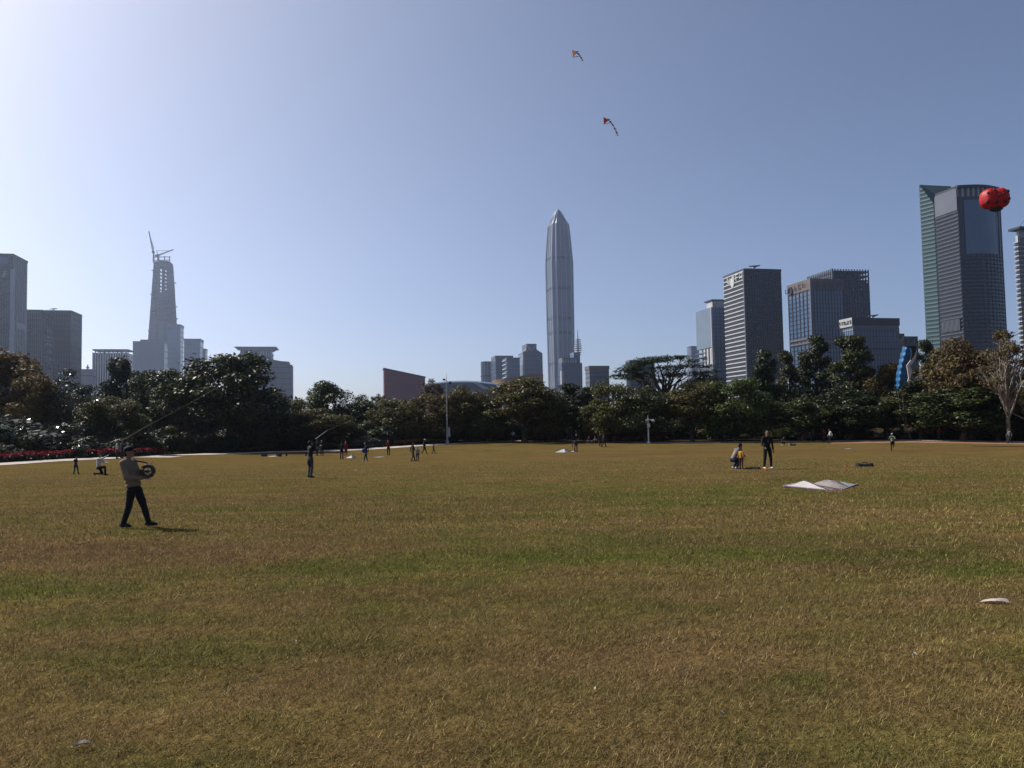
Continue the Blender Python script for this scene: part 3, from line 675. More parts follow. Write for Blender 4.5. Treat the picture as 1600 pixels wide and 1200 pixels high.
# ---- A8: block with flaring crown
o = Office('office_block', 'hazy pale block with flared overhanging crown behind the big tree', 424, 545, 1600, 427, 376, m_glass_pale, depth=40)
o.bands(12, 1.0, .4, m_conc, 'all', solo=False, z1=o.H-8); o.mullions(12, 1.8, .8, m_white, 'front', z1=o.H-4)
for k, e in enumerate((2, 4, 7, 11)): o.box('crown_tier', m_white, o.x0-e, o.x1+e, -e, o.D+e, o.H-3+k*1.6, o.H-1.4+k*1.6)
for k in range(3): o.box('side_cornice', m_white, 0, 3.5-k*.8, 2, 18, o.H-13-k*3.4, o.H-11.6-k*3.4)
o = Office('office_block', 'plain hazy slab with curved step, right of the flared crown block', 456, 570, 1550, 460.5, 420, m_conc, depth=40)
o.bands(12, .9, .3, m_glass_navy, 'all', solo=False); o.mullions(10, 1.2, .5, m_conc, 'front', solo=False)
prof = [(0,0),(-o.W*.12,0),(-o.W*.12,6),(-o.W*.5,7),(-o.W*.8,10),(-o.W*.98,15),(-o.W*.98,0)]
prof = [(-o.W*.13,0),(-o.W*.13,6.5),(-o.W*.45,7.5),(-o.W*.75,10),(-o.W*.99,15),(-o.W*.99,0)]; n=len(prof)
mb = MB(); mb.poly([(x,.6,o.H+z) for x,z in prof]+[(x,o.D-1,o.H+z) for x,z in prof], [tuple(range(n)), tuple(range(n,2*n))[::-1]]+[(i,(i+1)%n,n+(i+1)%n,n+i) for i in range(n)]); mb.build('curved_step', m_conc, o.root)
# ---- A1..A3 left edge
o = Office('office_tower', 'tall blue glass tower cut by the left edge of the view', 20.5, 397, 900, 43, -75, m_glass_navy)
o.bands(46, .55, .3, m_glass_dark, 'all'); o.mullions(26, .5, .35, m_conc_dark, 'front'); o.mullions(9, .6, .4, m_conc, 'side', ends=False)
o.box('corner_fin', m_steel, -2.2, .6, -1.0, .8, 0, o.H-18); o.box('corner_recess', m_glass_dark, .05, .6, 1.2, 4.0, 0, o.H-14); o.box('louvre_panel', m_glass_dark, .3, .9, o.D*.25, o.D*.92, o.H-86, o.H-79)
o.box('top_glazing', m_glass_blue, -o.W*.4, -5, -.7, .3, o.H-12, o.H-4); o.glyphs('sign_lettering', m_sign, 'front', -24, o.H-24, 6.5, 3, 1.2, 17, .5); o.parapet(1.6, .5, m_conc_dark)
o = Office('office_block', 'grey blue block with bright window grid next to the left edge tower', 66, 484.5, 1000, 100, 36, m_glass_navy)
o.bands(24, .9, .5, m_conc, 'all'); o.mullions(9, .8, .55, m_conc, 'side'); o.mullions(9, .8, .55, m_conc, 'front')
o.parapet(1.6, .8, m_conc); o.box('side_canopy', m_conc, -.2, 2.2, 0, o.D, o.H-3, o.H-1); o.glyphs('sign_lettering', m_sign, 'side', o.D*.7, o.H-14, 8, 2, 1.2, 23, .6)
m_winglint = M('glint_window', (0.30,0.33,0.40), .3, .5)  # pale base colour stands in for glints on the panes
for r_ in range(5):
    for k in range(7): o.box('window', m_winglint, .3, .75, o.D*(k+.2)/9+o.D*.18, o.D*(k+.75)/9+o.D*.18, o.H-26-r_*9.4, o.H-22-r_*9.4)
o = Office('office_block', 'taller plain end block right of the bright window grid block', 111, 485.5, 1040, 127.5, 70, m_glass_navy)
o.bands(24, .9, .45, m_conc_dark, 'all'); o.mullions(10, .8, .5, m_conc_dark, 'front'); o.mullions(8, .9, .5, m_conc_dark, 'side'); o.parapet(1.8, .7, m_conc_dark); rooftop_crane(o, -o.W*.75, 6, m_crane, .7)

# ---- C8 big tower at right
D8 = 650
o = Office('office_tower', 'big dark navy tower with slanted teal fin behind the red ladybug kite', 1495, 291.5, D8, 1461, 1561, m_glass_navy)
H = o.H
cur = [(o.W*t, -5.0*math.sin(math.pi*t)) for t in [k/10 for k in range(11)]]
plan = cur + [(o.W, o.D), (0, o.D)]
o.core.data = MB().prism(plan, 0, plan, H-9).mesh('wall', m_glass_navy)
def off(pl, e): return [(x + (e if x > o.W*.5 else -e*0), y - e) for x, y in pl[:11]] + [(o.W+e, o.D+.2), (.2, o.D+.2)]
pb = [(x, y-.45) for x, y in cur] + [(x, y+.3) for x, y in cur[::-1]]
me = MB().prism(pb, -.5, pb, .5).mesh('floor_band', m_glass_dark)
for k in range(44): link('floor_band', me, o.root, (0,0,(H-60)*(k+.5)/44))
me2 = MB().prism(pb, -.18, pb, .18).mesh('glazing_bar', m_conc_dark)
for k in range(44): link('glazing_bar', me2, o.root, (0,0,(H-60)*(k+.95)/44))
for k in range(11):
    x, y = cur[k]; MB().box(x-.3, x+.3, y-.4, y+.4, 0, H-9).build('mullion', m_conc_dark, o.root)
pg = [(x, y-.7) for x, y in cur[1:9]] + [(x, y+.2) for x, y in cur[1:9][::-1]]; MB().prism(pg, H-58, pg, H-12).build('upper_glazing', m_glass_blue, o.root)
pt = [(x, y+2.5) for x, y in cur] + [(o.W, o.D), (0, o.D)]; MB().prism(pt, H-9, pt, H-1).build('plant_screen', m_conc, o.root)
for k in range(10): 
    x, y = cur[k]; MB().box(x+.5, x+1.6, y+.8, y+2.2, H-9, H-1).build('crown_column', m_white, o.root)
pr = [(x, y-.6) for x, y in cur] + [(o.W+.6, o.D), (0, o.D)]; MB().prism(pr, H-1, pr, H+1).build('roof_edge', m_conc_dark, o.root)
o.bands(54, 1.5, .6, m_conc, 'side', z1=H-20, name='spandrel'); o.bands(54, .45, 1.0, m_conc_dark, 'side', z1=H-20, name='sun_shade')
o.box('upper_panel', m_conc, -.9, .2, 0, o.D, H-20, H-2); o.box('louvre_panel', m_glass_dark, -1.3, -.2, 2, o.D-2, H-122, H-112); o.box('louvre_panel', m_glass_dark, -1.3, -.2, 2, o.D-2, H-62-118, H-52-118)
mb = MB()
for k in range(14): mb.box(-1.7, -1.2, 2.5+k*(o.D-5)/14, 3.2+k*(o.D-5)/14, H-122, H-112).box(-1.7, -1.2, 2.5+k*(o.D-5)/14, 3.2+k*(o.D-5)/14, H-180, H-170)
tag(mb.build('louvre', m_conc, o.root), kind='stuff')
# teal fin: a wall plane left of the body, cut on a diagonal at the top
inv = o.root.matrix_basis.inverted() if False else (Matrix.Translation(o.root.location) @ Matrix.Rotation(PSI, 4, 'Z')).inverted()
P0 = inv @ at(1436, 288, D8+42); P1 = inv @ at(1459, 318, D8+30)
th = Vector((.68, .73, 0)).normalized()*8
z0a, z1a = P0.z, P1.z
def finp(t, z, e=0.0):
    p = Vector((P0.x, P0.y, 0)).lerp(Vector((P1.x, P1.y, 0)), t); nrm = Vector((P1.y-P0.y, -(P1.x-P0.x), 0)).normalized()
    if nrm.y > 0: nrm = -nrm
    p = p + nrm*e; return (p.x, p.y, z)
q = [finp(0,0), finp(1,0), finp(1,z1a), finp(0,z0a)]; qb = [tuple(Vector(p)+th) for p in q]
MB().poly(q+qb, [(0,1,2,3),(7,6,5,4),(0,4,5,1),(1,5,6,2),(2,6,7,3),(3,7,4,0)]).build('fin_wall', m_glass_teal, o.root)
m_tealband = M('teal_spandrel', (0.07,0.13,0.135), .5, .4, var=.1, scale=.05)
nb = 60
for k in range(nb):
    z = z0a*(k+.5)/nb; t1 = 1.0 if z < z1a else max(0.0, (z0a-z)/(z0a-z1a))
    if t1 < .06: continue
    p = [finp(0,z-.6,.7), finp(t1,z-.6,.7), finp(t1,z+.6,.7), finp(0,z+.6,.7)]; pbk = [finp(0,z-.6,-.2), finp(t1,z-.6,-.2), finp(t1,z+.6,-.2), finp(0,z+.6,-.2)]
    MB().poly(p+pbk, [(0,1,2,3),(7,6,5,4),(0,4,5,1),(1,5,6,2),(2,6,7,3),(3,7,4,0)]).build('fin_band', m_tealband, o.root)
A_ = inv @ at(1437, 288.6, D8+44); B_ = inv @ at(1486, 291, D8+30); C_ = inv @ at(1459.5, 318, D8+30.5); E_ = inv @ at(1486, 318, D8+31)
e_ = Vector((8.7,10.4,0)); MB().poly([tuple(p) for p in (A_,B_,E_,C_)] + [tuple(p+e_) for p in (A_,B_,E_,C_)], [(0,1,2,3),(7,6,5,4),(0,4,5,1),(1,5,6,2),(2,6,7,3),(3,7,4,0)]).build('crown_return', m_glass_teal, o.root)
rp = [(P1.x, P1.y+.6), (0.5, o.D-1.0), (8, o.D+10), (P1.x+4, P1.y+14)]
MB().prism(rp, 0, rp, C_.z-1).build('recess_wall', m_glass_dark, o.root)
# ---- C9 right edge
o = Office('office_tower', 'pale banded tower with overhanging roof cut by the right edge', 1590, 368, 700, 1586.5, 1700, m_white)
o.bands(38, 1.3, .8, m_glass_dark, 'all', z1=o.H-6, name='window_band'); o.bands(38, .9, 1.3, m_white, 'all', z0=2.2, z1=o.H-4, name='balcony_edge')
o.box('roof_slab', m_conc_dark, -3.5, o.W, -6, o.D+4, o.H+5, o.H+7); o.box('roof_house', m_white, 1.5, o.W, 0, o.D, o.H, o.H+5); MB().bar((2,2,o.H+7),(18,2,o.H+24),.6).build('roof_mast', m_steel, o.root)
o.glyphs('sign_lettering', m_signdark, 'front', 4, o.H-3.5, 4.5, 4, 1.3, 31, .9)
# ================================================================== trees and shrubs
m_bark = M('bark', (0.075,0.058,0.045), .95, .1, var=.3, scale=2, bump=.5)
m_bark_pale = M('pale_bark', (0.20,0.17,0.14), .95, .1, var=.3, scale=2, bump=.4)
LEAF = {
 'dark':   M('dark_leaves', (0.036,0.044,0.010), .5, .25, island=.75, translucent=.18),
 'deep':   M('deep_green_leaves', (0.022,0.030,0.009), .5, .22, island=.7, translucent=.12),
 'olive':  M('olive_leaves', (0.066,0.060,0.012), .5, .22, island=.7, translucent=.25),
 'yellow': M('yellowing_leaves', (0.085,0.058,0.011), .6, .25, island=.5, translucent=.28),
 'brown':  M('brownish_leaves', (0.078,0.056,0.019), .65, .2, island=.5, translucent=.2),
 'gloss':  M('glossy_leaves', (0.032,0.042,0.016), .24, .7, island=.5, translucent=.1),
 'fresh':  M('fresh_green_leaves', (0.052,0.068,0.012), .5, .3, island=.5, translucent=.3),
 'magenta':M('magenta_blossom', (0.17,0.025,0.05), .7, .2, island=.5, translucent=.3),
 'red':    M('red_blossom', (0.15,0.010,0.02), .8, .1, island=.5, translucent=.3),
 'orange': M('orange_blossom', (0.26,0.08,0.035), .7, .2, island=.5, translucent=.3),
 'paleleaf': M('pale_grey_leaves', (0.10,0.11,0.085), .6, .25, island=.4, translucent=.2),
}
def leaf_cloud(clumps, n, size, rng, up=.25, shell=.55, flat=0.0, aspect=.5):
    """n small leaf quads spread through ellipsoid clumps: arrays of quads (n,4,3)."""
    C = np.array([c for c, r in clumps]); Rr = np.array([r for c, r in clumps])
    wgt = (Rr[:,0]*Rr[:,1] + Rr[:,0]*Rr[:,2]); wgt = wgt/wgt.sum()
    k = rng.choice(len(clumps), n, p=wgt)
    d = rng.normal(size=(n,3)); d[:,2] += up; d /= np.linalg.norm(d, axis=1)[:,None]
    rad = shell + (1.06-shell)*rng.uniform(0,1,n)**.7; rad *= rng.uniform(.86, 1.1, n); far_ = rng.uniform(0, 1, n) < .07; rad[far_] *= rng.uniform(1.05, 1.4, far_.sum())
    p = C[k] + d*Rr[k]*rad[:,None]
    nn = d*1.0 + rng.normal(size=(n,3))*.75; nn[:,2] += .5 + flat*2; nn /= np.linalg.norm(nn, axis=1)[:,None]
    t = np.cross(nn, rng.normal(size=(n,3))); t /= np.linalg.norm(t, axis=1)[:,None]; b = np.cross(nn, t)
    s = size*rng.uniform(.6, 1.35, n)[:,None]; t = t*s*.5; b = b*s*.5*aspect
    return np.stack([p-t, p+b-t*.1, p+t-nn*s*.12, p-b-t*.1], 1)
def quads_mesh(name, q, mat):
    n = len(q); me = bpy.data.meshes.new(name); me.vertices.add(n*4); me.vertices.foreach_set('co', q.astype(np.float32).ravel())
    me.loops.add(n*4); me.loops.foreach_set('vertex_index', np.arange(n*4, dtype=np.int32))
    me.polygons.add(n); me.polygons.foreach_set('loop_start', np.arange(0, n*4, 4, dtype=np.int32)); me.update()
    me.materials.append(mat); return me
def limb_points(a, b, rnd, n=5, bend=.12):
    a, b = Vector(a), Vector(b); L = (b-a).length; pts = [a]
    off = Vector((rnd.uniform(-1,1), rnd.uniform(-1,1), rnd.uniform(.1,.9)))*L*bend
    for i in range(1, n): t = i/n; pts.append(a.lerp(b, t) + off*math.sin(math.pi*t) + Vector((rnd.uniform(-1,1),rnd.uniform(-1,1),rnd.uniform(-1,1)))*L*.025)
    return pts + [b]
def make_tree(kind, seed):
    """Returns (trunk mesh, crown mesh maker data): a tree about 10 m tall and 8 m wide standing at the origin."""
    rnd = random.Random(seed); rng = np.random.default_rng(seed); clumps = []; mb = MB(); th = 2.6; rt = .26; leaf = .32; n = 9000; twigs = 26; nt = 1
    if kind == 'round':
        for k in range(42):
            a = rnd.uniform(0, 6.283); e = rnd.uniform(-.9, 1.35); r = rnd.uniform(.55, 1.0)
            c = (3.1*r*math.cos(a)*math.cos(e), 3.1*r*math.sin(a)*math.cos(e), 5.2 + 3.8*r*math.sin(e)); s = rnd.uniform(.75, 1.35); clumps.append((c, (s, s, s*.8)))
        n = 14000
    elif kind == 'spread':
        for k in range(44):
            a = rnd.uniform(0, 6.283); r = math.sqrt(rnd.random())*3.6; h = 1.7 + 7.2*math.sqrt(max(0, 1-(r/4.1)**2))*rnd.uniform(.35, 1.0)
            s = rnd.uniform(.7, 1.25); clumps.append(((r*math.cos(a), r*math.sin(a), h), (s*1.15, s*1.15, s*.75)))
        n = 15000; nt = 2
    elif kind == 'low':      # foliage down to the ground
        for k in range(48):
            a = rnd.uniform(0, 6.283); r = math.sqrt(rnd.random())*3.5; h = .9 + 8.0*math.sqrt(max(0, 1-(r/4.0)**2))*rnd.uniform(.1, 1.0)
            s = rnd.uniform(.75, 1.3); clumps.append(((r*math.cos(a), r*math.sin(a), h), (s*1.1, s*1.1, s*.85)))
        n = 16000; th = 1.2
    elif kind == 'tall':
        z = 2.4
        while z < 9.6:
            w = 2.3*(1-((z-3.5)/6.6)**2*.8) if z > 3.5 else 2.0
            for k in range(5 if z < 8 else 3):
                a = rnd.uniform(0, 6.283); r = w*rnd.uniform(.35, .95); s = rnd.uniform(.55, .95); clumps.append(((r*math.cos(a), r*math.sin(a), z+rnd.uniform(-.4,.4)), (s*1.2, s*1.2, s*.6)))
            z += .75
        n = 11000; leaf = .30; th = 8.5
    elif kind == 'umbrella':
        for k in range(44):
            a = rnd.uniform(0, 6.283); r = math.sqrt(rnd.uniform(.02, 1))*4.1; h = 8.7 - 2.3*(r/4.1)**2 + rnd.uniform(-.3,.3) - (.9 if k%3 == 0 else 0)
            s = rnd.uniform(.6, 1.05); clumps.append(((r*math.cos(a), r*math.sin(a), h), (s*1.25, s*1.25, s*.32)))
        n = 9000; th = 4.0; leaf = .24; twigs = 26
    elif kind == 'sparse':
        for k in range(40):
            a = rnd.uniform(0, 6.283); e = rnd.uniform(-.3, 1.4); r = rnd.uniform(.5, 1.0)
            c = (3.6*r*math.cos(a)*math.cos(e), 3.6*r*math.sin(a)*math.cos(e), 5.0 + 4.4*r*math.sin(e)); s = rnd.uniform(.45, .95); clumps.append((c, (s, s, s*.7)))
        n = 5200; leaf = .26; twigs = 40; th = 2.2
    elif kind == 'bush':
        for k in range(26):
            a = rnd.uniform(0, 6.283); r = math.sqrt(rnd.random())*3.4; h = .6 + 7.4*math.sqrt(max(0, 1-(r/3.9)**2))*rnd.uniform(.1, 1.0)
            s = rnd.uniform(.9, 1.7); clumps.append(((r*math.cos(a), r*math.sin(a), h), (s, s, s*1.0)))
        n = 7000; th = .8; leaf = .5; rt = .2; twigs = 8
    elif kind == 'bare':
        for k in range(34):
            a = rnd.uniform(0, 6.283); e = rnd.uniform(.1, 1.45); r = rnd.uniform(.6, 1.0)
            c = (3.4*r*math.cos(a)*math.cos(e), 3.4*r*math.sin(a)*math.cos(e), 4.6 + 5.0*r*math.sin(e)); s = rnd.uniform(.4, .7); clumps.append((c, (s, s, s*.7)))
        n = 3600; leaf = .24; twigs = 64; th = 6.2; rt = .2
    # trunk and limbs
    lean = Vector((rnd.uniform(-.3,.3), rnd.uniform(-.3,.3), 0))
    for t_ in range(nt):
        b0 = Vector((rnd.uniform(-.5,.5)*(nt-1), rnd.uniform(-.3,.3)*(nt-1), -.15))
        mb.tube([b0, b0+Vector((0,0,.35)), b0+lean*.4+Vector((0,0,th*.5)), b0+lean+Vector((0,0,th))], [rt*1.5, rt*1.05, rt*.85, rt*.7], 8)
    for c, r in rnd.sample(clumps, min(twigs, len(clumps))) + ([clumps[i%len(clumps)] for i in range(twigs-len(clumps))] if twigs > len(clumps) else []):
        c = Vector(c); hh = min(th*.97, max(th*.3, c.z*rnd.uniform(.3,.7))) if kind != 'tall' else max(.5, c.z-.7)
        st = Vector((0,0,hh)) + lean*hh/th; L = (c-st).length
        pts = limb_points(st, c + Vector((rnd.uniform(-.3,.3), rnd.uniform(-.3,.3), .2)), rnd)
        r0 = max(.035, min(rt*.55, L*.03)); mb.tube(pts, [r0*(1-.85*i/5) for i in range(6)], 5, False)
        if kind in ('sparse','bare','umbrella','round'):
            for _ in range(3 if kind == 'bare' else 2):
                i = rnd.randint(2,4); q = pts[i]; e = q + Vector((rnd.uniform(-1,1), rnd.uniform(-1,1), rnd.uniform(.2,1.1)))*rnd.uniform(.7,1.4); mb.tube(limb_points(q, e, rnd, 3), [r0*.35, r0*.28, r0*.18, .008], 4, False)
    q = leaf_cloud(clumps, n, leaf, rng, flat=1.0 if kind == 'umbrella' else 0.0, shell=.2 if kind in ('sparse','bare','umbrella') else .5)
    return mb.mesh('trunk', m_bark_pale if kind in ('bare','sparse') else m_bark, True), q
PROTO = {}
def proto(kind, var, leaf):
    k = (kind, var)
    if k not in PROTO: PROTO[k] = make_tree(kind, 100 + 17*var + sum(map(ord, kind)))
    kk = (kind, var, leaf)
    if kk not in PROTO:
        PROTO[kk] = quads_mesh('crown', PROTO[k][1], LEAF[leaf])
    return PROTO[k][0], PROTO[kk]
EXT = {'round':(6.4,9.6),'spread':(7.4,9.4),'low':(7.2,9.2),'tall':(5.6,9.7),'umbrella':(7.4,9.1),'sparse':(6.8,9.6),'bush':(7.0,8.4),'bare':(6.4,9.7)}
LANDMARKS = [(-40,'glossy shrub at the left edge'),(20,'left edge glass tower'),(66,'bright window grid block'),(111,'plain end block'),(145,'low mast block'),(175,'ribbed hazy block'),(210,'kite flyer with the reel'),(247,'unfinished tower'),(278,'slim striped tower'),(302,'plain slab block'),(345,'big broad tree'),(400,'flared crown block'),(426,'cloth between two bags'),(445,'curved step slab'),(485,'man raising a rod'),(516,'round topped tree'),(540,'red coated figure'),(572,'blue bag carrier'),(607,'red jacketed person'),(630,'red hall'),(652,'teal jacketed child'),(677,'small walking child'),(697,'tall lamp pole'),(730,'arched blue roof'),(759,'slim rounded tower'),(784,'flat topped tower'),(802,'white topped person'),(829,'notched crown tower'),(854,'domed olive tree'),(872,'tallest skyscraper'),(905,'ringed spire'),(930,'seated pair'),(960,'dark couple'),(985,'magenta shrubs'),(1013,'white camera post'),(1046,'umbrella tree'),(1075,'far hazy sliver block'),(1105,'balcony tower'),(1133,'walker right of camera post'),(1155,'squatting adult'),(1176,'dark striped tower'),(1200,'man in black'),(1225,'crouching dark person'),(1245,'rounded pack'),(1270,'blue curtain wall tower'),(1300,'white shirted person'),(1334,'tall full tree'),(1360,'low white sign block'),(1384,'rounded brownish tree'),(1416,'blue soft kite'),(1449,'upright dark tree'),(1470,'person in red'),(1500,'big navy tower'),(1530,'large brownish tree'),(1554,'ladybug kite'),(1578,'far right walker'),(1600,'banded tower at right edge'),(1650,'trees beyond the right edge')]
USED = set()
def where(px, head):
    order = sorted(LANDMARKS, key=lambda q: abs(q[0]-px))
    for lx, ph in order:
        d = px - lx; rel = 'in line with' if abs(d) < 7 else ('just left of' if d < 0 else 'just right of')
        t = f'{head} {rel} the {ph}'
        if t not in USED: USED.add(t); return t
rt_ = random.Random(99)
def tree(px, ytop, wpx, depth, kind, var, leaf, label, group=None, name='broadleaf_tree', cat='tree', zoff=0.0):
    p = at(px, 690, depth); g = gz(p.x, p.y); top = at(px, ytop, depth).z
    ew, eh = EXT[kind]; H = top - g; W = wpx/FPX*depth
    t, c = proto(kind, var, leaf)
    o = empty(name, (p.x, p.y, g + zoff), rt_.uniform(0, 6.28)); o.scale = (W/ew, W/ew, H/eh)
    link('trunk' if cat == 'tree' else 'stem', t, o); link('crown' if cat == 'tree' else 'foliage', c, o)
    tag(o, label, cat, group); return o
TG = 'trees along the far edge of the field'
# front skyline, left to right
tree(12, 541, 130, 88, 'round', 0, 'yellow', 'yellowing leafy tree at the left edge below the glass tower', TG)
tree(52, 574, 84, 84, 'spread', 1, 'yellow', 'lower yellowing tree between the left edge tree and small leaved tree', TG)
tree(120, 577, 100, 86, 'sparse', 0, 'gloss', 'small leaved glinting tree below the bright window grid block', TG)
tree(196, 553, 74, 104, 'round', 1, 'deep', 'dark tree with raised rounded top left of the unfinished tower', TG)
tree(170, 610, 100, 84, 'spread', 2, 'olive', 'low olive tree behind the kite flyer with the reel', TG)
tree(246, 570, 80, 100, 'round', 2, 'dark', 'dark tree directly below the unfinished tower', TG)
tree(290, 566, 100, 97, 'spread', 0, 'dark', 'dark tree forming the left shoulder of the big broad tree', TG)
tree(358, 545, 150, 98, 'round', 3, 'dark', 'big broad dark tree with jagged top in front of flared crown block', TG)
tree(405, 590, 90, 102, 'low', 0, 'deep', 'very dark tree on the right flank of the big broad tree', TG)
tree(452, 622, 70, 108, 'low', 1, 'olive', 'low olive tree below the plain hazy slab with curved step', TG)
tree(516, 593, 78, 118, 'round', 0, 'dark', 'round topped dark tree standing alone against the pale sky', TG)
tree(500, 632, 100, 104, 'spread', 2, 'olive', 'olive tree in front of the round topped dark tree', TG)
tree(566, 617, 60, 116, 'low', 2, 'dark', 'mid green tree right of the round topped dark tree', TG)
tree(592, 609, 34, 122, 'sparse', 1, 'dark', 'thin small tree at the left foot of the red hall', TG)
tree(626, 612, 90, 112, 'low', 0, 'olive', 'broad olive tree below the red hall', TG)
tree(672, 592, 60, 118, 'bare', 0, 'brown', 'nearly bare twiggy tree left of the tall lamp pole', TG)
tree(682, 613, 84, 112, 'low', 1, 'brown', 'brownish tree behind the tall lamp pole', TG)
tree(728, 602, 84, 114, 'low', 2, 'olive', 'olive tree below the arched blue roof, right of lamp pole', TG)
tree(762, 622, 60, 113, 'low', 1, 'olive', 'small olive tree in the dip between arched roof and golden drum', TG)
tree(818, 584, 120, 112, 'spread', 1, 'olive', 'large domed olive tree below the golden drum hall', TG)
tree(858, 600, 60, 112, 'low', 0, 'olive', 'right hand shoulder tree of the large domed olive tree', TG)
tree(896, 598, 74, 116, 'tall', 0, 'deep', 'dark upright conifer like tree below the ringed spire tower', TG)
tree(915, 606, 60, 114, 'tall', 1, 'deep', 'shorter dark upright tree below the stepped grey brown block', TG)
tree(960, 596, 90, 108, 'low', 1, 'olive', 'olive tree left of the umbrella tree above magenta shrubs', TG)
tree(1046, 552, 150, 128, 'umbrella', 0, 'deep', 'flat topped umbrella tree with open layered branches', TG, 'umbrella_tree')
tree(1010, 602, 80, 106, 'low', 2, 'dark', 'green tree in front of the umbrella tree trunk', TG)
tree(1084, 590, 100, 106, 'spread', 0, 'olive', 'olive tree under the right end of the umbrella tree', TG)
tree(1150, 578, 100, 104, 'low', 0, 'fresh', 'fresh green tree below the dark striped tower', TG)
tree(1203, 549, 56, 112, 'tall', 2, 'deep', 'tall dark lumpy tree, leftmost of the four upright trees', TG)
tree(1236, 546, 46, 114, 'tall', 0, 'dark', 'slim upright tree with sky gaps, second of the four upright trees', TG)
tree(1277, 525, 66, 110, 'tall', 1, 'deep', 'tallest slim dark tree before the blue curtain wall tower', TG)
tree(1334, 520, 76, 106, 'tall', 3, 'dark', 'tall full tree before the low office block with white sign', TG)
tree(1250, 614, 110, 103, 'spread', 2, 'dark', 'spreading green tree below the two slim upright trees', TG)
tree(1325, 606, 120, 103, 'low', 2, 'deep', 'dense dark tree below the tall full tree', TG)
tree(1384, 563, 66, 104, 'round', 1, 'brown', 'rounded brownish tree left of the blue and white kite', TG)
tree(1390, 612, 110, 102, 'spread', 1, 'dark', 'green spreading tree under the rounded brownish tree', TG)
tree(1449, 535, 54, 108, 'tall', 2, 'deep', 'upright dark tree right of the blue and white kite', TG)
tree(1440, 590, 90, 100, 'round', 3, 'deep', 'dark tree beneath the tail of the blue and white kite', TG)
tree(1516, 519, 120, 98, 'spread', 0, 'brown', 'large brownish tree in front of the big navy tower', TG)
tree(1505, 600, 130, 94, 'round', 2, 'dark', 'dark tree under the large brownish tree', TG)
tree(1576, 512, 100, 90, 'bare', 1, 'brown', 'pale branched half bare tree at the right edge', TG)
tree(1612, 560, 90, 90, 'sparse', 0, 'olive', 'thin leaved olive tree cut by the right edge', TG)
tree(1560, 610, 90, 93, 'low', 1, 'deep', 'dark low tree behind the pale branched tree', TG)
tree(-60, 560, 130, 92, 'round', 2, 'dark', 'dark tree just beyond the left edge of the view', TG)
tree(1690, 540, 130, 92, 'round', 0, 'dark', 'dark tree just beyond the right edge of the view', TG)
# second row, mostly hidden, closing the gaps
x = -120; k = 0
while x < 1720:
    tree(x, rt_.uniform(620, 640) if 430 < x < 1180 else rt_.uniform(596, 622), rt_.uniform(80, 110), rt_.uniform(126, 142), 'low', k%3, ('deep','dark','olive')[k%3], where(x, ('dark back row tree', 'green back row tree', 'olive back row tree')[k%3]), 'trees behind the front row')
    x += rt_.uniform(38, 52); k += 1
# understorey shrubs at the foot of the trees
SG = 'dark shrubs under the trees'
x = -60; k = 0
while x < 1660:
    yb = float(np.interp(x, [p[0] for p in PATH], [p[1] for p in PATH])); dd = float(np.interp(x, [p[0] for p in PATH], [p[2] for p in PATH]))
    if not (1170 < x < 1440 and k%3 == 0):
        tree(x, yb - rt_.uniform(28, 50) if not 1150 < x < 1450 else yb - rt_.uniform(14, 28), rt_.uniform(48, 72), dd + rt_.uniform(8, 14), 'bush', k%2, ('deep','dark','deep','olive')[k%4], where(x, ('low dark shrub', 'low green shrub', 'low dark shrub', 'low olive shrub')[k%4] + ' under the trees'), SG, 'shrub', 'shrub')
    x += rt_.uniform(24, 36); k += 1
# individual shrubs
tree(40, 648, 150, 74, 'bush', 0, 'gloss', 'big dense shrub whose glossy leaves glint white, at left', None, 'shrub', 'shrub')
tree(-40, 655, 120, 70, 'bush', 1, 'gloss', 'glossy shrub cut by the left edge beside red flower bed', None, 'shrub', 'shrub')
tree(125, 690, 22, 71, 'bush', 1, 'gloss', 'small pale glinting shrub behind the dark dressed child', None, 'shrub', 'shrub')
tree(845, 655, 60, 116, 'bush', 0, 'olive', 'rounded olive shrub left of the red leaved shrub', None, 'shrub', 'shrub')
tree(858, 664, 30, 114.5, 'bush', 1, 'magenta', 'dark red shrub in the shade below domed olive tree', None, 'flowering_shrub', 'shrub')
BG = 'magenta flowering shrubs beside the white camera post'
for i, (x, yt, w, lab) in enumerate(((944,659,26,'magenta flowering shrub behind the standing couple'),(966,664,26,'low magenta shrub between the couple and camera post'),(980,660,28,'tallest magenta shrub left of the white camera post'),(998,664,26,'magenta shrub touching the white camera post'),(1024,662,26,'magenta shrub just right of the white camera post'))):
    tree(x, yt, w, 109.5, 'bush', i%2, 'magenta', lab, BG, 'flowering_shrub', 'shrub')
tree(575, 680, 44, 104, 'bush', 1, 'paleleaf', 'pale grey leaved shrub in the gap below the red hall', None, 'shrub', 'shrub')
for i, (x, w) in enumerate(((632,22),(650,18),(668,20))):
    tree(x, 677, w, 110, 'bush', i%2, 'paleleaf', ('left','middle','right')[i] + ' one of three clipped grey round shrubs beyond the red jacket', 'clipped grey shrubs', 'clipped_shrub', 'shrub')
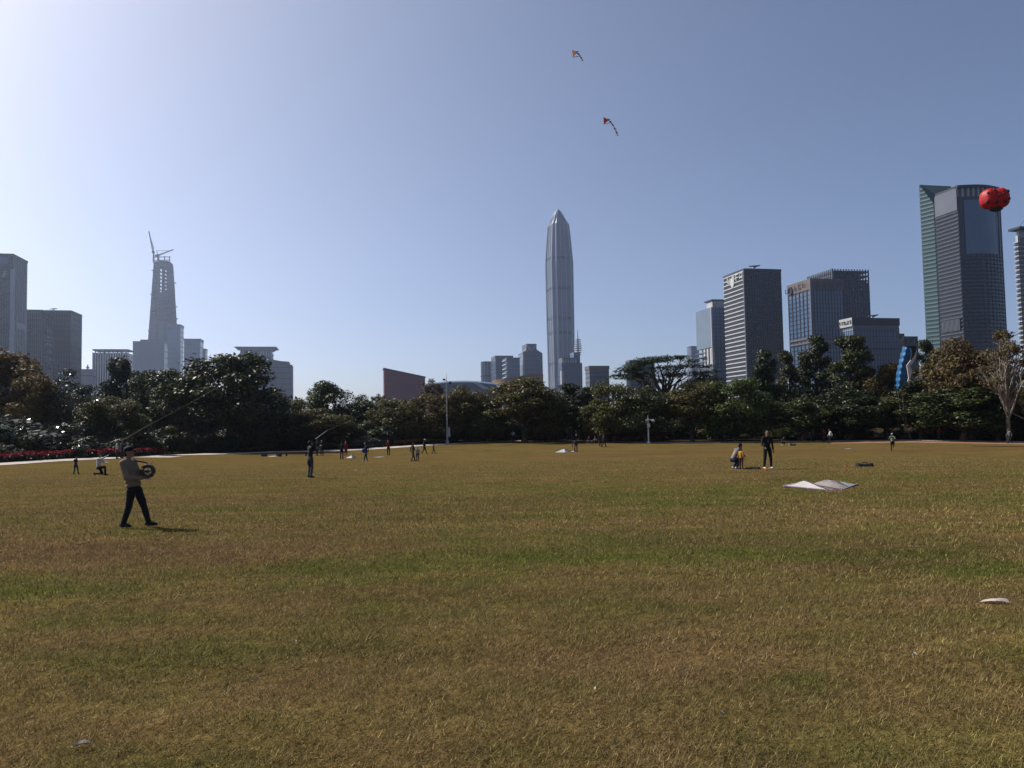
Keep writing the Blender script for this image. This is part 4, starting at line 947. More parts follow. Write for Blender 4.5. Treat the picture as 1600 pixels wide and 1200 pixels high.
# flower beds: uncountable blossoms
def flower_bed(name, pts, w, h, mat, n, label, leafmat, size=.16):
    c = [on_ground(*p) for p in pts]; seg = np.array([(c[i+1]-c[i]).length for i in range(len(c)-1)]); rng = np.random.default_rng(len(label))
    k = rng.choice(len(seg), n, p=seg/seg.sum()); t = rng.uniform(0,1,n)
    A = np.array([[v.x,v.y] for v in c]); P = A[k] + (A[k+1]-A[k])*t[:,None]
    d = A[k+1]-A[k]; nn = np.stack([-d[:,1], d[:,0]], -1); nn /= np.linalg.norm(nn, axis=1)[:,None]; nn[nn[:,1] < 0] *= -1
    P = P + nn*rng.uniform(0, w, n)[:,None]; z = height(P[:,0], P[:,1]) + h*(.55+.45*rng.uniform(0,1,n))*(.7+.5*fbm(P[:,0]*.8, P[:,1]*.8, 5, 2))
    root = empty(name, c[len(c)//2]); tag(root, label, 'flower bed')
    ctr = np.array(root.location)
    def cloud(zz, s, m, nm):
        p = np.stack([P[:,0], P[:,1], zz], -1) - ctr; a = rng.normal(size=(n,3)); a[:,2] += 1; a /= np.linalg.norm(a, axis=1)[:,None]
        t1 = np.cross(a, rng.normal(size=(n,3))); t1 /= np.linalg.norm(t1, axis=1)[:,None]; b = np.cross(a, t1); sc = s*rng.uniform(.6,1.3,n)[:,None]*.5
        tag(link(nm, quads_mesh(nm, np.stack([p-t1*sc, p+b*sc, p+t1*sc, p-b*sc], 1), m), root), kind='stuff')
    cloud(z, size, mat, 'blossom'); cloud(z - h*.4*rng.uniform(.3, 1.2, n), size*1.2, leafmat, 'leaf')
off = lambda a, b, e: [(x, y-.5, d+e) for x, y, d in PATH if a <= x <= b]
flower_bed('flower_bed', [(x, y-5, d+4.2) for x, y, d in PATH[0:5]] + [(262,706,82)], 2.6, .75, LEAF['red'], 9000, 'long red flower bed along the path at the left', LEAF['deep'], .2)
flower_bed('flower_bed', [(618,695,105),(660,691,108),(690,689,110)], 1.6, .8, LEAF['orange'], 900, 'short orange red flower bed left of the lamp pole', LEAF['deep'])
flower_bed('flower_bed', [(792,684,117.5),(815,684,117.5)], 1.4, .9, LEAF['orange'], 500, 'small orange flower patch behind the person in white shirt', LEAF['deep'])
flower_bed('flower_bed', [(945,690,107.6),(1000,690,107.6),(1035,690,107.2)], 1.6, .7, LEAF['orange'], 800, 'mixed orange flower bed below the magenta shrubs', LEAF['olive'])
# ================================================================== posts, kites and things on the grass
m_postgrey = M('painted_grey_steel', (0.26,0.27,0.28), .5, .4, var=.1)
m_postwhite = M('white_painted_steel', (0.66,0.65,0.62), .5, .4, var=.12)
m_black = M('black_plastic', (0.012,0.012,0.014), .5, .4)
m_line = M('kite_line', (0.30,0.28,0.26), .6, .3)
m_rod = M('carbon_rod', (0.05,0.045,0.04), .4, .4)
FOLDS = bpy.data.textures.new('folds', 'CLOUDS'); FOLDS.noise_scale = .35; FOLDS.noise_depth = 3
def crumple(o, amt, sub=0):
    if sub: m = o.modifiers.new('subdivide', 'SUBSURF'); m.subdivision_type = 'SIMPLE'; m.levels = sub; m.render_levels = sub
    d = o.modifiers.new('crumple', 'DISPLACE'); d.texture = FOLDS; d.strength = amt; d.mid_level = .5; d.texture_coords = 'LOCAL'; return o
m_kitewhite = M('white_ripstop', (0.44,0.42,0.41), .6, .3, var=.06, translucent=.2)
m_kitegrey = M('grey_pattern_cloth', (0.22,0.19,0.185), .7, .2, var=.2, scale=6, translucent=.15)
m_kitegreen = M('faded_green_cloth', (0.20,0.26,0.22), .7, .2, var=.2)
m_kiteviolet = M('violet_trim', (0.22,0.12,0.24), .7, .2)
m_redcloth = M('red_ripstop', (0.40,0.008,0.008), .5, .35, var=.12, scale=1.5, translucent=.25)
m_blackcloth = M('black_ripstop', (0.012,0.011,0.013), .6, .3)
m_bluecloth = M('blue_ripstop', (0.010,0.095,0.23), .5, .3, var=.15, scale=1.2, translucent=.25)
m_orangecloth = M('orange_cloth', (0.55,0.24,0.10), .6, .3)
# ---- tall lamp pole
p = on_ground(699, 691, 108); q = at(696.5, 583, 108); Hh = q.z - p.z
root = empty('lamp_pole', p); tag(root, 'tall slim grey pole with camera head at the edge of the trees', 'pole')
MB().tube([(0,0,0),(0,0,Hh*.3),(0,0,Hh*.86)], [.12,.10,.06], 8).build('pole', m_postgrey, root); MB().tube([(0,0,Hh*.86),(0,0,Hh)], [.05,.015], 6).build('mast_tip', m_postgrey, root)
MB().box(-.2,.2,-.2,.2,0,.5).build('base', m_postgrey, root); MB().box(.1,.42,-.16,.16,1.0,2.3).build('control_box', m_postgrey, root)
MB().bar((0,0,Hh*.88),(.55,0,Hh*.88),.07).bar((0,0,Hh*.9),(-.35,0,Hh*.9),.06).build('bracket', m_postgrey, root)
MB().ell((.5,0,Hh*.865),(.2,.2,.24)).build('camera_dome', m_black, root); MB().box(-.5,-.2,-.12,.3,Hh*.9,Hh*.925).build('floodlight', m_black, root)
# ---- white post with camera
p = on_ground(1013.5, 694, 103); Hh = at(1011.5, 653, 103).z - p.z
root = empty('camera_post', p); tag(root, 'short white post with bracket and boxes beside the magenta shrubs', 'post')
MB().tube([(0,0,0),(0,0,Hh)], .1, 10).build('pole', m_postwhite, root); MB().box(-.16,.16,-.16,.16,0,.25).build('base', m_postwhite, root)
MB().box(-.2,.22,-.2,.1,Hh*.62,Hh*.78).build('equipment_box', m_postwhite, root); MB().bar((-.35,0,Hh*.93),(.75,0,Hh*.93),.14,.12).build('bracket', m_postwhite, root)
MB().box(.5,.85,-.28,.14,Hh*.86,Hh*.92).build('camera', m_postwhite, root); MB().box(-.4,-.15,-.22,.1,Hh*.82,Hh*.92).build('camera', m_postwhite, root); MB().tube([(0,0,Hh),(0,0,Hh+.35)], .02, 5).build('antenna', m_postwhite, root)

# ---- big ladybug inflatable kite
Dk = 85; c = at(1554, 311, Dk); u_ = Dk/FPX
root = empty('ladybug_kite', c, R(-8)); tag(root, 'big inflated red ladybug kite with black spots floating at right', 'kite')
a_, b_, h_ = 20.5*u_, 15*u_, 17*u_
def shell(side):
    mb = MB(); vs = []; fs = []; nu, nv = 14, 12
    for j in range(nv+1):
        th = math.pi*j/nv*.93
        for i in range(nu+1):
            ph = -math.pi/2 + math.pi*i/nu
            n_ = 1 + .035*math.cos(6*ph)*math.sin(th)
            sq_ = lambda v, e: math.copysign(abs(v)**e, v)
            x = sq_(math.sin(th),.72)*sq_(math.cos(ph),.75)*a_*n_; y = sq_(math.sin(th),.72)*sq_(math.sin(ph),.8)*b_*n_; z = sq_(math.cos(th),.72)*h_
            pinch = 1 - .16*math.exp(-(x/(a_*.22))**2); z = z*pinch if z > 0 else z*.92; y *= 1 - .08*math.exp(-(x/(a_*.2))**2)
            vs.append((side*(x+.02), y, z))
    w = nu+1
    for j in range(nv):
        for i in range(nu): fs.append((j*w+i, j*w+i+1, (j+1)*w+i+1, (j+1)*w+i))
    mb.poly(vs, fs); return mb
for sd in (-1,1): crumple(shell(sd).build('wing_case', m_redcloth, root, True), .035, 2)
def on_shell(x, z):
    t = max(.0, 1 - abs(x/a_)**2.7 - abs(z/h_)**2.7); return -b_*t**.38 - .02
for x, z, r in ((-15.5,-7,2.6),(-14.5,7,1.8),(-3.5,-8.5,2.6),(0,1.5,1.8),(9,-8,2.6),(14.5,8.5,2.8),(15.5,-3.5,2.2),(-6,10,1.6),(6.5,4,1.5)):
    x, z, r = x*u_, z*u_, r*u_; y = on_shell(x, z); n_ = Vector((x/a_**2, y/b_**2, z/h_**2)).normalized()
    rot = n_.to_track_quat('Z','Y').to_matrix(); MB().ell((x+n_.x*.03,y+n_.y*.03,z+n_.z*.03), (r,r,.11), 14, 6, rot).build('spot', m_blackcloth, root, True)
MB().ell((1*u_,-1*u_,-15.5*u_), (10*u_,8*u_,4.6*u_), 16, 10).build('belly', m_blackcloth, root, True)
MB().ell((2*u_,-6*u_,-18*u_), (4.5*u_,3.5*u_,3*u_), 12, 8).build('head', m_blackcloth, root, True)
for sx in (-1,0,1): MB().tube([(sx*3*u_+u_,-5*u_,-18*u_),(sx*4*u_+u_,-6*u_,-21*u_),(sx*3.4*u_+u_,-6.2*u_,-23*u_)], .05, 5).build('leg', m_blackcloth, root)
MB().tube([(u_,-5*u_,-20*u_),(u_*.8,-5*u_,-30*u_),(u_*.4,-5.2*u_,-44*u_)], .004, 4).build('bridle', m_line, root)
for x0 in (-.62, -.3, .3, .62):
    pts = []
    for k in range(13):
        z = h_*(.86 - 1.66*k/12); x = x0*a_*(1-.12*abs(z/h_)**3); pts.append((x, on_shell(x, z)-.01, z))
    MB().tube(pts, .018, 5, False).build('seam', m_redcloth, root)

# ---- blue and white soft kite
Dk = 84; root = empty('soft_kite', at(1416, 575, Dk)); tag(root, 'ribbed blue soft kite with bent white edge hanging before trees', 'kite'); o0 = root.location
def kp(px, py, dy=0.0): return at(px, py, Dk+dy) - o0
left = [(1412,541),(1408.5,551),(1406.5,560),(1404,570),(1402,580),(1400.5,590),(1400.5,600),(1401,607)]
right = [(1427,541),(1426,551),(1422,561),(1418,570),(1418,580),(1417,590),(1413,600),(1408,607)]
vs = []; fs = []; W = 6; rows = []
for j in range(len(left)*4-3):
    t = j/4; i = min(int(t), len(left)-2); f = t-i
    L = Vector(left[i]).lerp(Vector(left[i+1]), f); Rr = Vector(right[i]).lerp(Vector(right[i+1]), f)
    bul = .0 if j%4 == 0 else (.16 if j%4 == 2 else .11)
    for k in range(W+1): s_ = k/W; q2 = L.lerp(Rr, s_); vs.append(tuple(kp(q2.x, q2.y, -1.1*math.sin(math.pi*s_)-bul + .5*s_)))
n_ = len(vs)//(W+1)
vb = [(x, y+.12+1.1*math.sin(math.pi*((k%(W+1))/W))*.8, z) for k, (x, y, z) in enumerate(vs)]
for j in range(n_-1):
    for k in range(W): a = j*(W+1)+k; fs.append((a,a+1,a+W+2,a+W+1)); m_ = len(vs); fs.append((m_+a, m_+a+W+1, m_+a+W+2, m_+a+1))
for j in range(n_-1):
    for k in (0, W): a = j*(W+1)+k; m_ = len(vs); fs.append((a, a+W+1, m_+a+W+1, m_+a))
MB().poly(vs+vb, fs).build('wing', m_bluecloth, root, True)
def strip(name, A, B, mat, d0, th=.12):
    n = len(A); f = [tuple(kp(x,y,d0)) for x,y in A]+[tuple(kp(x,y,d0)) for x,y in B]; g = [(x,y+th,z) for x,y,z in f]
    fc = [(i,i+1,n+i+1,n+i) for i in range(n-1)] + [(2*n+i,3*n+i,3*n+i+1,2*n+i+1) for i in range(n-1)] + [(i,2*n+i,2*n+i+1,i+1) for i in range(n-1)] + [(n+i,n+i+1,3*n+i+1,3*n+i) for i in range(n-1)] + [(0,n,3*n,2*n),(n-1,3*n-1,4*n-1,2*n-1)]
    MB().poly(f+g, fc).build(name, mat, root)
strip('white_edge', [(1431.5,546),(1428,557),(1422,564),(1417,571),(1418.5,580),(1420,590),(1418.5,596)], [(1432.5,546),(1431,558),(1427,566),(1422.5,572),(1425,580),(1423,589),(1420,597)], m_kitewhite, -1.45)
strip('mouth', [(1412,541),(1424,544),(1425,552),(1423,561)], [(1431,541),(1432,546),(1429.5,554),(1424,562.5)], m_blackcloth, -1.5)
for px in (1402, 1408): MB().tube([kp(px,604,-.3), kp(px+4,640,-.6), on_ground(1424,690,Dk) + Vector((0,0,.6)) - o0], .006, 4).build('tether', m_line, root)

# ---- two small tailed kites high up
def small_kite(label, px, py, D, mats, tail, flip=1):
    c = at(px, py, D); s = D/FPX; root = empty('delta_kite', c); tag(root, label, 'kite')
    N, L_, R_, T_ = Vector((-6*s,0,4*s)), Vector((-4.5*s,.6,-4*s)), Vector((8*s,1.2,1.5*s)), Vector((1.5*s,-.5,-3*s)); th = Vector((0,.06,0))
    def tri(nm, a, b, c_, m): MB().poly([a,b,c_,a+th,b+th,c_+th], [(0,1,2),(5,4,3),(0,3,4,1),(1,4,5,2),(2,5,3,0)]).build(nm, m, root)
    tri('left_sail', N, L_, T_, mats[0]); tri('right_sail', N, T_, R_, mats[1]); tri('keel', T_, (T_+N)/2, T_+Vector((2*s,-.5,-1.5*s)), mats[2])
    MB().bar(N, T_, .05).bar(L_, R_, .05).build('spar', m_rod, root)
    a = T_ + Vector((s,0,-1.5*s)); n = tail
    for k in range(n):
        b = a + Vector(((2.4 - 1.1*k/n)*s, .2, (-1.6 - .9*k/n)*s)); MB().bar(a, b, .02, .02).bar(a.lerp(b,.15), a.lerp(b,.8), .2, .05).build('tail_segment', (m_blackcloth, m_kitewhite)[k%2] if k < n-1 else m_kitewhite, root); a = b
small_kite('small upper kite with short tail, higher of two in the sky', 900, 82, 95, (m_orangecloth, m_kiteviolet, m_blackcloth), 4)
small_kite('small lower kite with long banded tail, nearer the skyscraper', 949, 187, 90, (m_redcloth, m_kitewhite, m_blackcloth), 8)
# a far speck of a kite at upper left
# ---- the patterned kite lying on the grass
g0 = on_ground(1275, 758, 24.4); root = empty('grounded_kite', g0, R(4)); tag(root, 'wide grey patterned kite with two humps lying on the grass', 'kite')
s = 24.4/FPX
prof = [(-54,0,0,0),(-40,2.5,9,.0),(-25,7,16,.0),(-15,0.5,15,.0),(-6,0.2,13,0),(2,2,12,0),(14,7.5,16,.0),(24,6.2,17,0),(40,3.4,12,0),(66,0,1,0)]
def kline(f): return [f(*r) for r in prof]
front = kline(lambda x,h,w,e: Vector((x*s, (-2.2*((x+54)/34) if x < -20 else -2.2*(66-x)/86) - .02, .03)))
ridge = kline(lambda x,h,w,e: Vector((x*s, -.25*w/16, .03 + h*1.25*s)))
back = kline(lambda x,h,w,e: Vector((x*s, .75*w/16, .02)))
def sheet(nm, A, B, i0, i1, mat, th=.015):
    n = i1-i0+1; a = A[i0:i1+1]; b = B[i0:i1+1]; dn = Vector((0,.004,-th)); v = a+b; v2 = [q+dn for q in v]
    o_ = MB().poly(v+v2, [(i,i+1,n+i+1,n+i) for i in range(n-1)] + [(2*n+i,3*n+i,3*n+i+1,2*n+i+1) for i in range(n-1)] + [(i,2*n+i,2*n+i+1,i+1) for i in range(n-1)]).build(nm, mat, root); crumple(o_, .05, 3)
sheet('white_panel', front, ridge, 0, 2, m_kitewhite); sheet('grey_panel', front, ridge, 2, 7, m_kitegrey); sheet('green_panel', front, ridge, 7, 9, m_kitegreen); sheet('rear_panel', ridge, back, 0, 9, m_kitegrey)
mb = MB()
for i in range(9): mb.bar(front[i]+Vector((0,-.02,.015)), front[i+1]+Vector((0,-.02,.015)), .05, .02)
mb.build('violet_trim', m_kiteviolet, root)
for i in (2, 4, 7): MB().bar(front[i]+Vector((0,-.01,.02)), ridge[i]+Vector((0,0,.02)), .022).build('spar', m_rod, root)
# ---- flat things on the grass
def flat_kite(label, px, py, D, w, d, h, mat=m_kitewhite, rz=0.0, cat='kite', name='grounded_kite', trim=None):
    p = on_ground(px, py, D); root = empty(name, p, rz); tag(root, label, cat)
    V4 = [Vector((-w/2,0,.02)), Vector((w*.05,-d/2,.02)), Vector((w/2,.05,.03)), Vector((-.05*w,d/2,.03)), Vector((w*.1,0,h))]
    dn = Vector((0,0,-.015)); 
    MB().poly(V4+[v+dn for v in V4], [(0,1,4),(1,2,4),(2,3,4),(3,0,4),(5,9,6),(6,9,7),(7,9,8),(8,9,5)]).build('sail', mat, root)
    MB().bar(V4[0]+Vector((0,0,.012)), V4[4]+Vector((0,0,.012)), .03).bar(V4[4]+Vector((0,0,.012)), V4[2]+Vector((0,0,.012)), .03).build('spar', m_rod, root)
    if trim: MB().bar(V4[0]+Vector((0,-.05,.01)), V4[1]+Vector((0,-.05,.01)), .12, .02).build('trim', trim, root)
    return root
flat_kite('white kite with raised ridge beside the person bending over', 879, 706, 84, 1.9, 1.6, .42, rz=.2)
flat_kite('narrow white strip kite between ridge kite and bending person', 894, 703.5, 85, 1.2, .6, .12, rz=.5)
flat_kite('white kite on the grass beside the red coated figure', 548, 715, 78, 1.1, 1.2, .3, rz=.3)
flat_kite('flat cream kite between the blue bag carrier and red jacket', 592, 714.5, 80, 1.4, 1.2, .06, rz=.1)
flat_kite('thin white strip on the grass below the white shirted standing person', 1324, 701, 80, 1.2, .8, .05, rz=.05)
flat_kite('small white scrap on the grass in front of blue bag carrier', 556, 735, 47, .28, .25, .05, cat='paper', name='paper_scrap')
# bag on grass
def bag(label, px, py, D, w, h, mat, name='bag', cat='bag', d=.35):
    p = on_ground(px, py, D); root = empty(name, p, R(6)); tag(root, label, cat); mb = MB(); n = 9; vs = []; fs = []
    for i in range(n):
        t = i/(n-1); x = (t-.5)*w; hh = h*(.72+.28*abs(2*t-1)**1.5); dd = d*(.8+.2*math.sin(math.pi*t))
        ring = [(x,-dd/2,.0),(x,-dd*.52,hh*.5),(x,-dd*.3,hh),(x,dd*.3,hh),(x,dd*.52,hh*.5),(x,dd/2,0)]; vs += ring
    for i in range(n-1):
        for k in range(6): fs.append((i*6+k, i*6+(k+1)%6, (i+1)*6+(k+1)%6, (i+1)*6+k))
    fs += [tuple(range(6)), tuple(range((n-1)*6, n*6))[::-1]]; mb.poly(vs, fs); mb.build('body', mat, root)
    MB().tube([(-w*.2,0,h*.8),(-w*.12,0,h*1.12),(w*.12,0,h*1.12),(w*.2,0,h*.8)], .018, 6).build('handle', m_black, root); return root
bag('long black kite bag lying on the grass at right', 1351, 729, 36, .74, .17, m_black)
bag('small red pouch left of the long black kite bag', 1323, 729.5, 36, .16, .06, M('red_fabric',(0.5,.05,.03),.7), d=.12)
bag('dark kite bag on the ground between child and standing man', 1176, 732, 35.2, .62, .09, M('brown_black_fabric',(0.03,.022,.02),.8))
bag('orange pouch at the feet of the man in dark clothes', 1199, 733, 34.8, .2, .07, M('orange_fabric',(0.6,.16,.06),.7), d=.14)
bag('black bag beside a white cloth near the field edge', 413, 714, 82, .6, .4, m_black); bag('second black bag at the right end of the white cloth', 436, 713.5, 82, .55, .38, m_black)
flat_kite('white cloth laid between two black bags', 426, 715, 81.5, 1.3, 1.0, .1, cat='cloth', name='ground_cloth')
bag('dark rounded pack on the grass right of the crouching person', 1238, 695, 90, .75, .3, M('tan_fabric',(0.12,.09,.07),.8))
# bench
p = on_ground(463, 713, 84); root = empty('bench', p, .1); tag(root, 'long low dark bench behind the man holding the rod', 'bench'); m_bench = M('dark_timber', (0.05,0.045,0.045), .7, .3, var=.2)
for k in range(3): MB().box(-1.3,1.3,-.22+.15*k,-.09+.15*k,.40,.45).build('slat', m_bench, root)
for sx in (-1.05, 1.05): MB().box(sx-.06,sx+.06,-.2,.2,0,.40).build('leg', m_bench, root)
# paper on the grass at right front, dry leaves
p = on_ground(1552, 951, 7.55); root = empty('paper_scrap', p, R(-8)); tag(root, 'crumpled pinkish white paper strip on the grass at lower right', 'paper')
m_paper = M('pinkish_paper', (0.40,0.34,0.30), .8, .2, var=.08)
pv_ = [(-.125,-.005,.014),(-.06,-.035,.03),(.02,-.045,.035),(.12,-.04,.022),(.125,.0,.035),(.06,.012,.045),(.0,.03,.04),(-.07,.025,.03)]
MB().poly(pv_ + [(x,y,z-.004) for x,y,z in pv_], [(0,1,6,7),(1,2,5,6),(2,3,4,5),(15,14,9,8),(14,13,10,9),(13,12,11,10)] + [(i,(i+1)%8,8+(i+1)%8,8+i) for i in range(8)]).build('sheet', m_paper, root); MB().poly([(.03,-.05,.04),(.13,-.055,.02),(.12,-.02,.05),(.04,-.015,.06)], [(0,1,2,3)]).build('fold', m_paper, root)
m_dry = M('dry_leaf', (0.36,0.31,0.25), .8, .25, var=.15, scale=20)
def dry_leaf(label, px, py, D, L, rz, group=None):
    p = on_ground(px, py, D); root = empty('fallen_leaf', p + Vector((0,0,.028)), rz); tag(root, label, 'leaf', group); n = 7; vs = []
    for i in range(n):
        t = i/(n-1); w = math.sin(math.pi*min(1,t*.96+.02))*L*.24; z = .012*math.sin(math.pi*t)
        vs += [((t-.5)*L, -w, z+.008), ((t-.5)*L, 0, z-.004), ((t-.5)*L, w, z+.012)]
    fs = [q for i in range(n-1) for q in ((i*3,i*3+1,i*3+4,i*3+3),(i*3+1,i*3+2,i*3+5,i*3+4))]; MB().poly(vs, fs).build('blade', m_dry, root); MB().tube([(-.5*L,0,.0),(-.66*L,.01,.004)], .002, 5).build('stalk', m_dry, root)
dry_leaf('pale dry leaf lying on the grass at lower left', 128, 1158, 4.25, .085, .5)
lf = random.Random(12)
for px, py, D in ((126,1096,5.1),(400,1080,5.35),(462,1015,6.4),(680,1000,6.8),(1043,997,6.9),(760,955,7.9),(1130,1165,4.5),(1430,1040,5.7),(930,1120,5.0)):
    dry_leaf(where(px, 'tiny dry leaf on the near grass'), px, py, D, lf.uniform(.03,.05), lf.uniform(0,6), 'tiny dry leaves on the grass')
# sparse shade-side things under the right hand trees: parked bicycles
m_tyre = M('rubber', (0.015,0.015,0.016), .8, .2); m_silver = M('silver_paint', (0.45,0.46,0.48), .35, .5, metal=.4)
def bicycle(label, px, py, D, rz):
    p = on_ground(px, py, D); root = empty('bicycle', p, rz); tag(root, label, 'bicycle', 'bicycles parked in the shade')
    for x in (-.52, .52):
        n = 20; w = MB().tube([(x+.33*math.cos(2*math.pi*k/n), 0, .34+.33*math.sin(2*math.pi*k/n)) for k in range(n+1)], .022, 6, False).build('wheel', m_tyre, root)
        mb = MB()
        for k in range(8): a = math.pi*k/8; mb.bar((x-.31*math.cos(a),0,.34-.31*math.sin(a)),(x+.31*math.cos(a),0,.34+.31*math.sin(a)),.008)
        mb.build('spokes', m_silver, w)
    MB().tube([(-.52,0,.34),(-.12,0,.32),(.38,0,.82),(-.2,0,.78),(-.52,0,.34)], .02, 6).tube([(-.12,0,.32),(-.24,0,.92)], .02, 6).tube([(.52,0,.34),(.34,0,.98)], .02, 6).build('frame', m_silver, root)
    MB().ell((-.25,0,.95),(.14,.07,.04)).build('saddle', m_black, root); MB().tube([(.34,-.28,1.0),(.36,0,.98),(.34,.28,1.0)], .015, 6).build('handlebar', m_silver, root)
bicycle('silver bicycle leaning at the left of the parked row under trees', 1262, 689, 104, .3); bicycle('silver bicycle in the middle of the parked row under trees', 1308, 689, 105, -.2); bicycle('silver bicycle at the right end of the parked row under trees', 1326, 688.5, 104, .2)
# ================================================================== people
SKIN = M('skin', (0.20,0.11,0.075), .55, .35, var=.06)
HAIR = M('black_hair', (0.010,0.008,0.008), .7, .15)
CL = {}
def cloth(name, col):
    if name not in CL: CL[name] = M(name + '_cloth', col, .85, .2, var=.12, scale=5, bump=.25)
    return CL[name]
BLACK = cloth('black', (0.011,0.011,0.013)); CHAR = cloth('charcoal', (0.028,0.028,0.032)); NAVY = cloth('navy', (0.014,0.02,0.045)); WHITE = cloth('white', (0.42,0.42,0.43)); TAN = cloth('khaki', (0.165,0.125,0.09))
REDC = cloth('dark_red', (0.14,0.012,0.014)); GREY = cloth('grey', (0.11,0.11,0.115)); TEAL = cloth('grey_teal', (0.16,0.21,0.22)); YEL = cloth('mustard', (0.33,0.18,0.02)); GREEN = cloth('grey_green', (0.14,0.16,0.12)); BLUE = cloth('royal_blue', (0.02,0.035,0.14)); MAROON = cloth('maroon', (0.06,0.02,0.02)); TROUG = cloth('dark_grey', (0.055,0.055,0.06)); SHOE = cloth('white_shoe', (0.40,0.40,0.40)); DSHOE = cloth('dark_shoe', (0.02,0.02,0.022))
V_ = Vector
def base_pose():
    return dict(pel=V_((0,0,.94)), che=V_((0,.0,1.27)), nek=V_((0,.0,1.46)), hed=V_((0,.03,1.60)), look=V_((0,1,0)),
        sL=V_((-.18,0,1.40)), eL=V_((-.235,-.03,1.12)), wL=V_((-.235,.08,.87)), sR=V_((.18,0,1.40)), eR=V_((.235,-.03,1.12)), wR=V_((.235,.08,.87)),
        hL=V_((-.095,0,.90)), kL=V_((-.105,.02,.49)), aL=V_((-.11,-.03,.085)), hR=V_((.095,0,.90)), kR=V_((.105,.02,.49)), aR=V_((.11,-.03,.085)), fL=V_((0,1,0)), fR=V_((0,1,0)))
def pose(kind, **kw):
    p = base_pose()
    def up(**k): p.update({a: V_(b) for a, b in k.items()})
    if kind == 'apart': up(kL=(-.14,.02,.49), aL=(-.17,-.02,.085), kR=(.14,.02,.49), aR=(.17,-.02,.085))
    if kind == 'walk': up(kL=(-.1,.16,.50), aL=(-.1,.24,.09), kR=(.1,-.02,.48), aR=(.1,-.3,.13), eL=(-.23,-.14,1.14), wL=(-.22,-.12,.9), eR=(.23,.08,1.13), wR=(.22,.24,.93), che=(0,.03,1.27), nek=(0,.05,1.45), hed=(0,.08,1.59))
    if kind == 'rod': up(eL=(-.24,.2,1.25), wL=(-.1,.42,1.32), eR=(.24,.18,1.28), wR=(.12,.44,1.45), hed=(0,.02,1.60), look=(0,1,.35), kL=(-.13,.03,.49), aL=(-.16,.0,.085), kR=(.13,.02,.49), aR=(.16,-.05,.085))
    if kind == 'hold': up(eL=(-.24,.06,1.13), wL=(-.1,.27,1.18), eR=(.24,.06,1.13), wR=(.1,.27,1.18))
    if kind == 'face': up(eL=(-.25,.16,1.22), wL=(-.08,.2,1.5), eR=(.25,.16,1.22), wR=(.08,.2,1.5))
    if kind == 'bend': up(pel=(0,-.05,.90), che=(0,.30,1.10), nek=(0,.47,1.12), hed=(0,.58,1.08), sL=(-.18,.42,1.12), sR=(.18,.42,1.12), eL=(-.2,.5,.84), wL=(-.15,.55,.58), eR=(.2,.5,.84), wR=(.15,.55,.58), hL=(-.095,-.05,.86), hR=(.095,-.05,.86), kL=(-.13,.04,.48), aL=(-.14,0,.085), kR=(.13,.02,.48), aR=(.14,-.04,.085), look=(0,.5,-1))
    if kind == 'crouch': up(pel=(0,-.12,.36), che=(0,.08,.66), nek=(0,.22,.82), hed=(0,.32,.93), sL=(-.18,.14,.78), sR=(.18,.14,.78), eL=(-.24,.34,.6), wL=(-.12,.52,.52), eR=(.24,.34,.6), wR=(.12,.52,.52), hL=(-.1,-.1,.34), kL=(-.16,.26,.50), aL=(-.14,-.02,.09), hR=(.1,-.1,.34), kR=(.16,.26,.50), aR=(.14,-.02,.09), look=(0,1,-.4))
    if kind == 'kneel': up(pel=(0,-.05,.46), che=(0,-.02,.80), nek=(0,.0,1.0), hed=(0,.04,1.12), sL=(-.18,0,.93), sR=(.18,0,.93), eL=(-.24,.15,.72), wL=(-.16,.38,.7), eR=(.24,.3,.96), wR=(.16,.52,1.10), hL=(-.1,-.04,.42), kL=(-.13,.12,.09), aL=(-.13,-.32,.1), hR=(.1,-.02,.42), kR=(.14,.40,.48), aR=(.14,.42,.085), fL=(0,.2,-1), look=(0,1,.2))
    if kind == 'sit': up(pel=(0,-.15,.14), che=(0,-.12,.48), nek=(0,-.08,.68), hed=(0,-.04,.82), sL=(-.18,-.1,.6), sR=(.18,-.1,.6), eL=(-.24,.1,.44), wL=(-.14,.3,.44), eR=(.24,.1,.44), wR=(.14,.3,.44), hL=(-.1,-.12,.14), kL=(-.16,.28,.42), aL=(-.14,.52,.08), hR=(.1,-.12,.14), kR=(.16,.28,.42), aR=(.14,.52,.08))
    if kind == 'run': up(che=(0,.06,1.27), nek=(0,.09,1.45), hed=(0,.13,1.59), kL=(-.1,.05,.50), aL=(-.1,-.02,.10), kR=(.1,.12,.58), aR=(.1,-.30,.56), fR=(0,.1,-1), eL=(-.26,.14,1.2), wL=(-.18,.34,1.3), eR=(.27,-.1,1.2), wR=(.24,.1,1.3))
    up(**kw); return p
